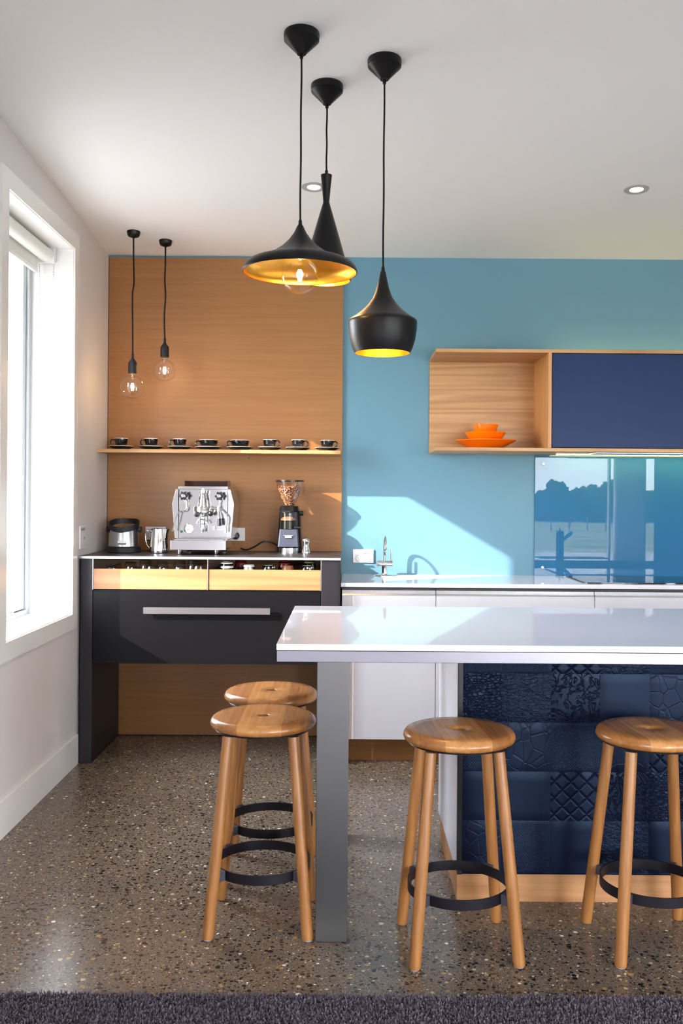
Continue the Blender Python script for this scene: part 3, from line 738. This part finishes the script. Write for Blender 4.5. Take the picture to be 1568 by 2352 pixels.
socket(-1.119, -1.005, 1.088, 1.161, YB-.0205, 'white power socket on the oak panel, behind the milk jug')
socket(-.672, -.566, 1.085, 1.160, YB-.0205, 'white power socket with a black plug, right of the espresso machine', plug=True)
s = thing('power_socket', (XL, 4.82, 1.12), 'flat white socket plate on the white wall beside the window trim', 'socket', 'wall sockets')
MB().box(XL+.0005, XL+.009, 4.775, 4.865, 1.062, 1.178).build('plate', M['plastic'], s, bevel=.003)
MB().box(XL+.009, XL+.0095, 4.785, 4.855, 1.155, 1.168).build('outlet_face', M['plastic_grey'], s, smooth=0)
MB().cyl((0, 4.835, 1.118), .006, XL+.0092, XL+.013, axis='x', seg=16).build('screw', M['chrome_soft'], s)

# ------------------------------------------------------------------ right hand counter run
CF = 4.80; CX1 = 3.1
units = [(-.022, .4475, 'white gloss base unit next to the coffee bench'), (.4505, 1.2425, 'wide white gloss base unit below the orange bowls niche'), (1.2455, 2.0375, 'white gloss base unit under the black cooktop'), (2.0405, 2.83, 'white gloss base unit at the far right, past the cooktop')]
for x0, x1, lab in units:
    u = thing('base_cabinet', ((x0+x1)/2, CF+.25, 0), lab, 'cabinet', 'white base units along the blue wall')
    MB().box(x0+.001, x1-.001, CF+.02, YB-.005, .12, .883).build('carcass', M['white_gloss'], u, smooth=0)
    MB().box(x0, x1, CF, CF+.018, .12, .842).build('door', M['white_gloss'], u, bevel=.001)
    ch = MB().prism([(CF, .843), (CF+.002, .848), (CF+.013, .850), (CF+.013, .866), (CF+.002, .868), (CF, .874), (CF+.018, .874), (CF+.018, .843)], 'x', x0, x1)
    ch.build('finger_rail', M['alu'], u, smooth=0)
    MB().box(x0, x1, CF+.012, CF+.019, .875, .8845).build('shadow_gap', M['black_gap'], u, smooth=0)
    MB().box(x0, x1, CF+.063, YB-.01, 0, .1195).build('kickboard', M['oak_wall'], u, smooth=0)
    if x0 < 0: MB().box(x1-.001, x1+.0012, CF+.004, CF+.016, .585, .612).build('hinge', M['chrome_soft'], u, smooth=0)
tag(MB().box(-.028, CX1-.25, CF-.022, YB-.0005, .885, .905).build('worktop', M['stone'], bevel=.0012), 'thin white stone worktop along the blue wall', 'worktop')
tag(MB().box(1.207, 1.96, 4.85, 5.28, .9053, .9105).build('cooktop', M['cooktop'], bevel=.0015), 'black glass cooktop set on the white worktop', 'cooktop')

sb = thing('splashback', (1.9, YB, .906), 'blue glass splashback mirroring the view outdoors', 'splashback')
MB().box(1.046, 2.85, YB-.014, YB-.006, .906, 1.574).build('glass_sheet', M['splash'], sb, smooth=0)
for x, z in ((1.09, 1.527), (1.09, .951)):
    MB().lathe([(0, 0), (.0065, 0), (.0075, .001), (.0075, .006), (.0055, .0075), (0, .0075)], (x, YB-.0142, z), 20, axis='-y').build('fixing_screw', M['chrome_soft'], sb)

# tap
tx, ty, tz = .208, 5.262, .905
tp = thing('water_tap', (tx, ty, tz), 'slim chrome tap on the worktop in front of the blue wall', 'tap')
MB().lathe([(0, 0), (.066, 0), (.067, .002), (.064, .005), (.02, .007), (.019, .010), (0, .010)], (tx, ty, tz+.0003), 48).build('base_plate', M['chrome'], tp)
MB().cyl((tx, ty, tz), .0145, .010, .055, seg=32).cyl((0, ty, tz+.066), .0165, tx-.042, tx+.044, axis='x', seg=32).build('tap_body', M['chrome'], tp)
MB().cyl((tx+.036, ty, tz), .0028, .08, .092).cyl((tx+.036, ty, tz), .005, .09, .148).build('lever', M['chrome'], tp)
sp = [(tx, ty, tz+.078), (tx, ty, tz+.12), (tx, ty-.003, tz+.165), (tx, ty-.018, tz+.20), (tx, ty-.045, tz+.215), (tx, ty-.075, tz+.205), (tx, ty-.098, tz+.175), (tx, ty-.11, tz+.148)]
MB().tube(spline(sp, 8), .0072, 16).build('spout', M['chrome'], tp)

# ------------------------------------------------------------------ wall cabinet with open niche
CY = 4.96; C0, C1 = 1.578, 2.107; NX0, NX1 = .454, 2.7
wc = thing('wall_cabinet', (1.5, YB, C0), 'oak wall cabinet with an open end niche and navy doors', 'cabinet')
MB().box(NX0, NX1, CY, YB-.001, C1-.018, C1).build('top_panel', M['oak'], wc, bevel=.001)
MB().box(NX0, NX1, CY, YB-.001, C0, C0+.018).build('bottom_panel', M['oak'], wc, bevel=.001)
MB().box(NX0, 1.037, YB-.016, YB-.001, C0+.018, C1-.018).build('back_panel', M['oak'], wc, smooth=0)
MB().box(1.037, 1.055, CY, YB-.001, C0+.018, C1-.018).build('divider', M['oak_z'], wc, bevel=.0008)
MB().box(NX1-.018, NX1, CY, YB-.001, C0+.018, C1-.018).build('side_panel', M['oak_z'], wc, bevel=.0008)
MB().box(1.055, NX1-.018, CY+.05, YB-.001, C0+.0185, C1-.0185).build('carcass', M['black_satin'], wc, smooth=0)
for a, b_ in ((1.0585, 1.868), (1.872, NX1-.0215)):
    MB().box(a, b_, CY+.004, CY+.022, C0+.0215, C1-.0215).build('door', M['navy_door'], wc, bevel=.001)
MB().box(1.145, NX1-.1, 5.245, 5.257, C0-.004, C0-.0003).build('light_strip', M['led'], wc, smooth=0)
MB().box(1.12, NX1-.1, 5.27, 5.282, C1+.0003, C1+.004).build('light_strip', M['led_dim'], wc, smooth=0)
MB().box(1.30, 1.80, 5.02, 5.20, C0-.006, C0-.0003).build('hood_filter', M['alu_frame'], wc, bevel=.001)

# orange bowls
ox, oy, oz = .7406, 5.15, C0+.0182
def bowl(prof, z, label):
    tag(MB().lathe(prof, (ox, oy, z), 56).build('bowl', M['orange'], smooth=45), label, 'bowl', 'orange bowls in the niche')
bowl([(0, .001), (.075, .001), (.076, 0), (.083, 0), (.086, .003), (.163, .044), (.164, .048), (.160, .048), (.084, .009), (.07, .006), (0, .006)], oz, 'wide shallow orange bowl at the bottom of the stack')
bowl([(0, .001), (.046, .001), (.05, 0), (.056, .002), (.1075, .079), (.1085, .083), (.105, .083), (.054, .007), (0, .005)], oz+.0065, 'middle sized orange bowl between the wide and the small one')
bowl([(0, .001), (.034, .001), (.038, 0), (.044, .004), (.060, .095), (.0685, .117), (.069, .120), (.066, .120), (.057, .095), (.04, .008), (0, .006)], oz+.012, 'small orange bowl on top of the stack')

# ------------------------------------------------------------------ island
IX0, IX1, IY0, IY1 = -.207, 2.6, 2.85, 3.85
isl = thing('island', ((IX0+IX1)/2, 3.35, 0), 'kitchen island with white stone top, steel frame and navy leather front', 'island')
MB().box(IX0, IX1, IY0, IY1, .876, .895).build('stone_top', M['stone'], isl, bevel=.0015)
fb = MB().box(IX0+.001, IX1-.001, IY0+.003, IY0+.06, .841, .8745).box(IX0+.001, IX1-.001, IY1-.06, IY1-.003, .841, .8745)
fb.box(IX0+.001, IX0+.06, IY0+.06, IY1-.06, .841, .8745).box(IX1-.06, IX1-.001, IY0+.06, IY1-.06, .841, .8745)
fb.build('steel_frame', M['brushed_x'], isl, bevel=.0012)
for y in (2.867, 3.70): MB().box(-.086, .010, y, y+.095, 0, .8405).build('leg_post', M['brushed_z'], isl, bevel=.002)
BX0, BX1, BY0, BY1 = .370, 2.55, 3.15, 3.79
MB().box(BX0+.0165, BX1, BY0+.02, BY1, .0955, .8405).build('carcass', M['white_gloss'], isl, smooth=0)
MB().box(BX0, BX0+.016, BY0+.017, BY1, .0955, .8405).build('side_panel', M['white_gloss'], isl, smooth=0)
MB().box(BX0, BX0+.016, BY0-.002, BY0+.0165, .0955, .8405).build('panel_edge', M['navy_edge'], isl, bevel=.001)
MB().box(BX0+.002, BX1-.01, BY0+.018, BY1-.05, 0, .095).build('kickboard', oak('oak_kick', srgb(184, 134, 86), srgb(152, 102, 62), 'X', .4, 1.2, .9, .3), isl, smooth=0)
# leather: grid of embossed square tiles, rows from the top
rows = [(.757, .8405), (.5955, .757), (.434, .5955), (.2725, .434), (.0965, .2725)]
cols = [(BX0+.0165, .514)]+[(.514+.162*i, .514+.162*(i+1)) for i in range(12)]+[(.514+.162*12, BX1)]
P_, C_, L_, K_, O_, Z_, Q_ = range(7)
pat = [[Z_, Z_, Q_, O_, Z_, P_, C_, Q_], [C_, O_, K_, P_, L_, C_, K_, Z_], [Z_, L_, Z_, L_, Q_, P_, O_, C_], [P_, P_, Q_, K_, C_, Z_, L_, K_], [L_, Z_, P_, O_, P_, C_, Q_, P_]]
lp = MB(); N = 10
for ri, (z0, z1) in enumerate(rows):
    for ci, (x0, x1) in enumerate(cols):
        m_ = pat[ri][ci % 8]; vs = []; n = N+1
        for a in range(n):
            for b_ in range(n):
                u, w = b_/N, a/N; e = min(u, 1-u, w, 1-w); d = .0028*min(1, e*14)**.6
                vs.append((x0+(x1-x0)*u, BY0+.0035-d, z0+(z1-z0)*w))
        lp.add(vs, [(a*n+b_, a*n+b_+1, (a+1)*n+b_+1, (a+1)*n+b_) for a in range(N) for b_ in range(N)], m_)
lp.box(BX0+.0165, BX1, BY0+.0036, BY0+.019, .0958, .8404, 0)
lp.build('leather_front', LM, isl, smooth=50)['label'] = 'navy leather squares embossed with mixed patterns'
# rear doors of the island (seen only mirrored)
for a, b_ in ((.40, 1.10), (1.104, 1.82), (1.824, 2.54)):
    MB().box(a, b_, BY1+.0005, BY1+.018, .10, .83).build('door', M['white_gloss'], isl, bevel=.001)
it = thing('sink_mixer', (1.64, 3.30, .895), 'square black mixer tap on the island, mirrored in the blue splashback', 'tap')
MB().box(1.615, 1.665, 3.275, 3.325, .8953, 1.085).build('tap_body', M['black_satin'], it, bevel=.002)
MB().tube([(1.655, 3.33, 1.02), (1.70, 3.42, 1.075)], .014, 12).build('spout', M['black_satin'], it)
MB().box(1.635, 1.645, 3.29, 3.30, 1.0852, 1.115).build('lever', M['black_satin'], it, bevel=.001)
sk = MB().box(1.42, 1.93, 3.44, 3.46, .8952, .8975).box(1.42, 1.93, 3.63, 3.65, .8952, .8975).box(1.42, 1.44, 3.46, 3.63, .8952, .8975).box(1.91, 1.93, 3.46, 3.63, .8952, .8975).box(1.44, 1.91, 3.46, 3.63, .8951, .8957)
tag(sk.build('sink', M['black_satin'], smooth=0), 'dark inset sink on the island, mirrored in the blue splashback', 'sink')

# ------------------------------------------------------------------ stools
def make_stool():
    s = thing('bar_stool', (0, 0, 0), 'stool', 'stool')
    R = .167; H = .645
    pr = [(.019, H-.004), (.0215, H-.0012), (.06, H-.002), (.12, H-.0005), (.150, H), (.159, H-.004), (.165, H-.012), (R, H-.021), (.164, H-.029), (.157, H-.034), (.14, H-.036), (.0195, H-.036), (.019, H-.03), (.019, H-.004)]
    MB().lathe(pr, (0, 0, 0), 72).build('seat', M['seat'], s, smooth=50)
    MB().lathe([(.021, H-.0365), (.150, H-.0365), (.152, H-.040), (.12, H-.047), (.021, H-.047)], (0, 0, 0), 64).build('mounting_plate', M['ring'], s)
    for sx in (-1, 1):
        for sy in (-1, 1):
            a = Vector((sx*.100, sy*.088, H-.0475)); b_ = Vector((sx*.150, sy*.146, .003))
            l = MB().tube([b_, b_+(a-b_)*.02, a-(a-b_)*.01, a], [.0165, .0178, .0172, .0165], 20).build('leg', M['leg_oak'], s, smooth=50)
            MB().cyl((b_.x, b_.y, 0), .013, .0003, .0035, seg=16).build('foot_pad', M['plastic_grey'], l)
            zc = .179; t_ = (zc-.003)/(H-.0475-.003); lc = b_+(a-b_)*t_; n2 = Vector((lc.x, lc.y, 0)).normalized()
            p0 = n2*.152; p1 = Vector((lc.x, lc.y, 0))-n2*.014
            side = Vector((-n2.y, n2.x, 0))*.010; q = [p0-side, p1-side, p1+side, p0+side]
            MB().prism([(v.x, v.y) for v in q], 'z', zc-.0145, zc+.0145).build('ring_bracket', M['bracket'], s, smooth=0)
    MB().lathe([(.147, .164), (.151, .164), (.151, .194), (.147, .194), (.147, .164)], (0, 0, 0), 72).build('footring', M['ring'], s)
    return s
M['leg_oak'] = M['oak_leg']
st = make_stool()
spots = [(-.2655, 3.422, 0, 'oak bar stool with black footring, partly hidden behind the nearer left stool'), (-.259, 3.025, 0, 'nearest oak bar stool left of the steel island post'), (.340, 2.862, .07, 'oak bar stool in front of the left end of the navy leather'), (.9245, 2.886, .09, 'oak bar stool cut off by the right edge of the photo')]
for i, (x, y, a, lab) in enumerate(spots):
    o = st if i == 0 else copy_tree(st)
    o.location = (x, y, 0); o.rotation_euler = (0, 0, a); tag(o, lab, 'stool', 'oak bar stools at the island')

# ------------------------------------------------------------------ pendants
def canopy(parent, x, y, prof):
    return MB().lathe([(r, z) for r, z in prof], (x, y, CZ(y)), 64, shear=-SL).build('ceiling_rose', M['black_satin'], parent, smooth=22)
BIGC = [(0, -.0003), (.0567, -.0003), (.0572, -.002), (.0572, -.013), (.0563, -.014), (.0563, -.022), (.0155, -.065), (.0145, -.067), (.0058, -.067), (.0058, -.080), (0, -.080)]
SMLC = [(0, -.0003), (.034, -.0003), (.0345, -.003), (.031, -.020), (.027, -.025), (.008, -.032), (.005, -.036), (0, -.036)]
def shade(parent, x, y, outer, th=.002):
    inner = [(max(r-th, .002), z-(.0015 if i == 0 else 0)) for i, (r, z) in enumerate(outer)][::-1]
    prof = [(0, outer[0][1]+.0005)]+outer+inner+[(0, inner[-1][1])]
    mis = [0]*(len(outer)+0)+[0]+[1]*(len(inner))
    return MB().lathe(prof, (x, y, 0), 72, mis=mis[:len(prof)-1]).build('lamp_shade', [M['black_metal'], M['gold']], parent, smooth=38)
def lamp(parent, loc, power, color=(1, .62, .3), r=.02):
    l = bpy.data.lights.new('bulb_light', 'POINT'); l.energy = power; l.color = color; l.shadow_soft_size = r
    o = bpy.data.objects.new('bulb_light', l); COL.objects.link(o); o.parent = parent
    o.location = Vector(loc)-parent_loc(parent)
def globe(parent, x, y, zc, r, neck_r=.013, neck=.02):
    prof = [(neck_r, r+neck), (neck_r, r+neck*.35)]
    a0 = math.asin(min(.95, (neck_r+.006)/r))
    for k in range(25):
        a = a0+(PI-a0)*k/24; prof.append((r*math.sin(a), r*math.cos(a)))
    prof[-1] = (0, -r)
    bl = MB().lathe(prof, (x, y, zc), 40).build('glass_bulb', M['glass'], parent, smooth=60)
    MB().cyl((x, y, zc), .0028, r*.3, r+neck*.9, seg=10).cyl((x, y, zc), .007, r*.62, r+neck*.9, seg=12, r2=.009).build('bulb_stem', M['glass'], bl)
    f = MB()
    for k in range(4):
        a = PI/2*k+.4; f.tube([(x+.004*math.cos(a), y+.004*math.sin(a), zc+r*.32), (x+.0075*math.cos(a), y+.0075*math.sin(a), zc+.002), (x+.004*math.cos(a), y+.004*math.sin(a), zc-.018)], .0019, 6)
    f.build('filament', M['bulb_glow'], bl)
    return bl
def pendant(x, y, ztop, label, outer, bulb=None, wob=None):
    p = thing('pendant_light', (x, y, CZ(y)), label, 'pendant light', 'black pendants over the island')
    canopy(p, x, y, BIGC)
    zt = CZ(y)-.078
    cz0 = ztop+.016; pts = [(x+.0006*math.sin(k*1.3), y, zt+(cz0-zt)*k/10) for k in range(11)]
    MB().tube(spline(pts, 3), .0032, 10).build('cord', M['black_satin'], p)
    MB().lathe([(0, .018), (.004, .018), (.0062, .012), (.0052, .009), (.0062, .006), (.0062, 0), (0, 0)], (x, y, ztop), 20).build('cord_grip', M['black_satin'], p)
    shade(p, x, y, outer)
    return p
# wide flared
x, y = -.1567, 3.067
o1 = [(.0088, 2.202), (.0125, 2.194), (.0208, 2.177), (.0368, 2.155), (.058, 2.134), (.090, 2.1115), (.1275, 2.0965), (.152, 2.0885), (.168, 2.0805), (.178, 2.070), (.1835, 2.060), (.184, 2.052), (.1825, 2.0505)]
p = pendant(x, y, 2.202, 'wide flared black pendant with gold inside and a big clear globe bulb', o1)
globe(p, x, y, 2.041, .0585, .014, .03); MB().cyl((x, y, 2.041), .016, .084, .125, seg=20).build('bulb_holder', M['black_satin'], p)
lamp(p, (x, y, 2.035), 3.2, r=.012)
# tall hourglass
x, y = -.0822, 3.404
o2 = [(.0200, 2.477), (.0165, 2.445), (.0130, 2.405), (.0112, 2.386), (.0112, 2.380), (.014, 2.370), (.030, 2.316), (.060, 2.212), (.082, 2.137), (.0885, 2.114), (.090, 2.105), (.0885, 2.101)]
p = pendant(x, y, 2.477, 'tall narrow waisted black pendant half hidden behind the flared one', o2)
MB().sphere((x, y, 2.16), .03, 20, 12).build('glass_bulb', M['bulb_glow2'], p)
lamp(p, (x, y, 2.118), 2.0, r=.02)
# round belly
x, y = .1151, 3.227
raw = [(340, 50), (380, 56), (450, 70), (560, 95), (650, 117), (740, 148), (830, 190), (930, 262), (1000, 325), (1050, 382), (1130, 480), (1180, 556), (1215, 610), (1240, 622), (1280, 622), (1400, 613), (1560, 588), (1700, 547), (1790, 507), (1806, 500)]
o3 = [(w*.000187, 2.157-yy*.000187) for yy, w in raw]
p = pendant(x, y, o3[0][1], 'fat bellied black pendant hanging against the blue wall', o3)
MB().sphere((x, y, 1.868), .034, 20, 12).build('glass_bulb', M['bulb_glow2'], p)
lamp(p, (x, y, 1.827), 1.5, r=.02)
# two bare bulbs in the corner
def bare(x, y, zc, r, label, wob):
    p = thing('bare_bulb_pendant', (x, y, CZ(y)), label, 'pendant light', 'bare bulbs over the coffee bench')
    canopy(p, x, y, SMLC)
    zs = zc+r+.012
    MB().lathe([(0, 0), (.021, 0), (.0225, .004), (.0225, .052), (.018, .060), (.009, .072), (.0065, .080), (.0065, .100), (0, .100)], (x, y, zs), 28).build('lamp_holder', M['rubber'], p)
    z1 = zs+.098; z0 = CZ(y)-.034; pts = [(x+w, y, z0+(z1-z0)*t) for t, w in wob]
    MB().tube(spline(pts, 6), .0042, 10).build('cord', M['black_satin'], p)
    globe(p, x, y, zc, r, .0145, .016); lamp(p, (x, y, zc), .6, r=.01)
bare(-1.114, 4.952, 1.894, .0605, 'bare globe bulb on a black cord, the lower left one of the pair', [(0, 0), (.15, .001), (.36, .004), (.42, .002), (.47, -.003), (.6, -.003), (.8, -.001), (1, 0)])
bare(-.975, 5.09, 1.999, .058, 'bare globe bulb on a black cord, the higher right one of the pair', [(0, 0), (.2, 0), (.36, -.002), (.5, .002), (.6, .001), (.72, -.003), (.85, -.003), (1, 0)])

# ------------------------------------------------------------------ downlights
for x, lab in ((-.1615, 'recessed downlight in the ceiling behind the hourglass pendant'), (1.299, 'recessed downlight in the ceiling at the upper right')):
    y = 4.337
    d = thing('downlight', (x, y, CZ(y)), lab, 'downlight', 'recessed ceiling downlights')
    MB().lathe([(.030, -.0005), (.0555, -.0005), (.0555, -.002), (.0535, -.0035), (.031, -.0028), (.030, -.0005)], (x, y, CZ(y)), 48, shear=-SL).build('trim_ring', plain('satin_nickel', G(.42), .5, 0), d)
    MB().lathe([(0, -.001), (.0295, -.001)], (x, y, CZ(y)), 40, shear=-SL).build('lens', M['down_glow'], d)
    l = bpy.data.lights.new('spot', 'SPOT'); l.energy = 12; l.color = (1, .85, .65); l.spot_size = 1.5; l.spot_blend = .6; l.shadow_soft_size = .03
    o = bpy.data.objects.new('spot', l); COL.objects.link(o); o.parent = d; o.location = (0, 0, -.012)

# ------------------------------------------------------------------ carpet
CYE = 2.545
cp_ = MB().box(XL+.02, 3.9, -1.0, CYE-.006, .0005, .006)
me = bpy.data.meshes.new('carpet')
rng = np.random.default_rng(5)
nt = 150000
px_ = rng.uniform(XL+.02, 2.2, nt); py_ = CYE-(rng.random(nt)**1.0)*.62
hgt = rng.uniform(.010, .019, nt); an = rng.uniform(0, 2*PI, nt); w_ = rng.uniform(.0014, .0026, nt)
lx = rng.normal(0, .0045, nt); ly = rng.normal(0, .0045, nt)
V = np.zeros((nt, 4, 3)); ca, sa_ = np.cos(an)*w_, np.sin(an)*w_
V[:, 0] = np.stack([px_-ca, py_-sa_, np.full(nt, .004)], 1); V[:, 1] = np.stack([px_+ca, py_+sa_, np.full(nt, .004)], 1)
V[:, 2] = np.stack([px_+ca*.8+lx, py_+sa_*.8+ly, hgt], 1); V[:, 3] = np.stack([px_-ca*.8+lx, py_-sa_*.8+ly, hgt], 1)
bv = np.array(cp_.v); nb = len(bv)
allv = np.concatenate([bv, V.reshape(-1, 3)])
loops = np.concatenate([np.array([i for f in cp_.f for i in f]), np.arange(nt*4)+nb])
me.vertices.add(len(allv)); me.vertices.foreach_set('co', allv.ravel())
me.loops.add(len(loops)); me.loops.foreach_set('vertex_index', loops.astype(np.int32))
me.polygons.add(nt+6); me.polygons.foreach_set('loop_start', (np.arange(nt+6)*4).astype(np.int32))
me.polygons.foreach_set('loop_total', np.full(nt+6, 4, np.int32)) if False else None
me.update(calc_edges=True); me.materials.append(M['carpet'])
o = bpy.data.objects.new('carpet', me); COL.objects.link(o)
tag(o, 'charcoal shaggy carpet along the bottom edge of the photo', 'carpet', kind='stuff')
struct(MB().box(XL+.02, 3.9, YR+.05, -1.0, .0005, .014).build('floor_carpet', M['carpet'], smooth=0))

# ------------------------------------------------------------------ outdoors
gd = MB(); ys = [60, -4.5, -120, -420]; zs = [-.3, -.3, -1.82, -1.9]
for (ya, za), (yb, zb) in zip(zip(ys, zs), zip(ys[1:], zs[1:])):
    gd.add([(-260, ya, za), (260, ya, za), (260, yb, zb), (-260, yb, zb)], [(0, 1, 2, 3)])
struct(gd.build('ground', M['grass'], smooth=0), 'rough grass field outside')
M['bounce_paving'] = plain('pale_bounce_paving', srgb(230, 228, 222), .8)
struct(MB().box(XL-.9, XR+1.4, YR-1.2, YR-.2, 2.55, 2.7).box(XR+.2, XR+1.4, YR-.2, 6, 2.55, 2.7).build('sky_block_eaves', M['ceiling'], smooth=0), 'unseen white overhang added outside to cut the high sky light')  # added overhang, out of view: blocks upper sky from the glazing
struct(MB().box(XL-.3, 13, -16, YR-.22, -.298, -.22).box(XR+.32, 13, YR-.22, 9, -.298, -.22).build('ground_bounce', M['bounce_paving'], smooth=0), 'unseen pale ground added outside to bounce light to the ceiling')  # added reflector ground: throws daylight up through the glazing onto the ceiling
M['side_bounce'] = plain('side_bounce_grey', srgb(132, 128, 122), .9)
struct(MB().box(-9, XL-.301, -16, 9, -.298, -.22).build('ground_side_bounce', M['side_bounce'], smooth=0), 'unseen grey ground added outside the side window for bounce light')  # added bounce ground, its grey set to limit the ceiling hotspot
trees = [(20, 3.2, 'leaf1'), (23.4, 2.6, 'leaf1'), (26.0, 2.5, 'leaf1'), (28.2, 3.9, 'leaf1'), (30.6, 2.9, 'leaf1'), (32.4, 3.4, 'leaf2'), (34.0, 3.4, 'leaf1'), (35.9, 3.9, 'leaf1'), (38.5, 3.0, 'leaf2'), (41.2, 2.6, 'leaf1'), (44, 3.3, 'leaf1')]
tl = ['dark tree far off, seen as a reflection at the very left of the treeline', 'low dark tree left of the reflected treeline', 'small bushy tree at the left edge of the reflected view', 'tallest rounded dark tree in the reflected treeline', 'dark tree right of the tallest reflected one', 'pale green tree in the middle of the reflected treeline', 'dark tree right of the pale reflected tree', 'dark spreading tree beside the reflected window frame', 'pale tree hidden behind the reflected window frame', 'dark tree showing in the narrow reflected gap', 'dark tree behind the reflected curtain']
rt = random.Random(11)
for (x, ztop, m), lab in zip(trees, tl):
    y = -116-5.2*(trees.index((x, ztop, m)) % 3); zb = -1.82; h = ztop-zb; x *= (10.68-y)/130
    tr_ = thing('field_tree', (x, y, zb), lab, 'tree', 'trees beyond the field')
    MB().tube([(x, y, zb-.1), (x+.1, y, zb+h*.35), (x, y, zb+h*.6)], [.18, .13, .06], 8).build('trunk', M['bark'], tr_)
    fo = MB()
    for k in range(52):
        a = rt.uniform(0, 2*PI); t_ = rt.random(); rr = (1-t_*.6)*2.3*math.sqrt(rt.random())
        c = Vector((x+rr*math.cos(a), y+rr*math.sin(a), zb+h*(.08+.8*t_))); r = rt.uniform(.5, .95)*h*.15
        base_i = len(fo.v); fo.sphere(c, r, 14, 9)
        for i in range(base_i, len(fo.v)):
            v = Vector(fo.v[i]); d = (v-c); k2 = 1+.35*noise.noise(v*2.6)+.5*noise.noise(v*7.1); fo.v[i] = tuple(c+d*k2)
    fo.build('foliage', M[m], tr_, smooth=0)
fn = thing('field_fence', (18, -60, -1.0), 'post and wire fence across the field, seen reflected', 'fence')
for k in range(12):
    x = 11+1.35*k; MB().box(x-.05, x+.05, -60.05, -59.95, -1.05, .05).build('post', M['post'], fn, smooth=0)
wr = MB()
for z in (-.7, -.4, -.1): wr.tube([(10.5, -60, z), (26.5, -60, z)], .008, 5)
wr.build('wire', M['post'], fn)

# ------------------------------------------------------------------ light
W = bpy.data.worlds.new('world'); sc.world = W; W.use_nodes = True
nt_ = W.node_tree; nd = nt_.nodes
for n_ in list(nd): nd.remove(n_)
wo = nd.new('ShaderNodeOutputWorld'); bgn = nd.new('ShaderNodeBackground')
tc = nd.new('ShaderNodeTexCoord'); sp_ = nd.new('ShaderNodeSeparateXYZ'); rp = nd.new('ShaderNodeValToRGB')
nt_.links.new(tc.outputs['Generated'], sp_.inputs[0]); nt_.links.new(sp_.outputs['Z'], rp.inputs[0])
e = rp.color_ramp.elements; e[0].position = 0; e[0].color = (.90, .94, .98, 1); e[1].position = .6; e[1].color = (.66, .76, .93, 1)
k = e.new(.15); k.color = (.86, .91, .98, 1)
nt_.links.new(rp.outputs[0], bgn.inputs[0]); bgn.inputs[1].default_value = 24.0
nt_.links.new(bgn.outputs[0], wo.inputs[0])
sl = bpy.data.lights.new('sun', 'SUN'); sl.energy = 12.5; sl.color = (1, .89, .78); sl.angle = .0093
so = bpy.data.objects.new('sun', sl); COL.objects.link(so)
so.rotation_euler = Vector((1.62, 1, -.935)).to_track_quat('-Z', 'Y').to_euler(); so.location = (-10, -6, 8)
def portal(loc, rot, sx_, sy_):
    l = bpy.data.lights.new('window_portal', 'AREA'); l.shape = 'RECTANGLE'; l.size = sx_; l.size_y = sy_; l.cycles.is_portal = True
    o = bpy.data.objects.new('window_portal', l); COL.objects.link(o); o.location = loc; o.rotation_euler = rot
portal(((GX0+GX1)/2, YR-.22, GZ/2), (PI/2, 0, 0), GX1-GX0, GZ)
portal((XR+.22, (SY0+SY1)/2, SZ/2), (0, PI/2, 0), SZ, SY1-SY0)
portal((X0-.02, -2.25, 1.1), (0, -PI/2, 0), 2.1, 2.7)
portal((X0-.02, 4.21, (WZ0+WZ1)/2), (0, -PI/2, 0), WZ1-WZ0, .92)

# ------------------------------------------------------------------ render settings
sc.view_settings.view_transform = 'Standard'; sc.view_settings.look = 'None'; sc.view_settings.gamma = 1; sc.view_settings.use_curve_mapping = False
sc.view_settings.exposure = .47
cy = sc.cycles
cy.use_denoising = True; cy.max_bounces = 10; cy.diffuse_bounces = 6; cy.glossy_bounces = 5; cy.transparent_max_bounces = 16; cy.transmission_bounces = 4
cy.caustics_reflective = False; cy.caustics_refractive = False; cy.sample_clamp_indirect = 6; cy.blur_glossy = .5
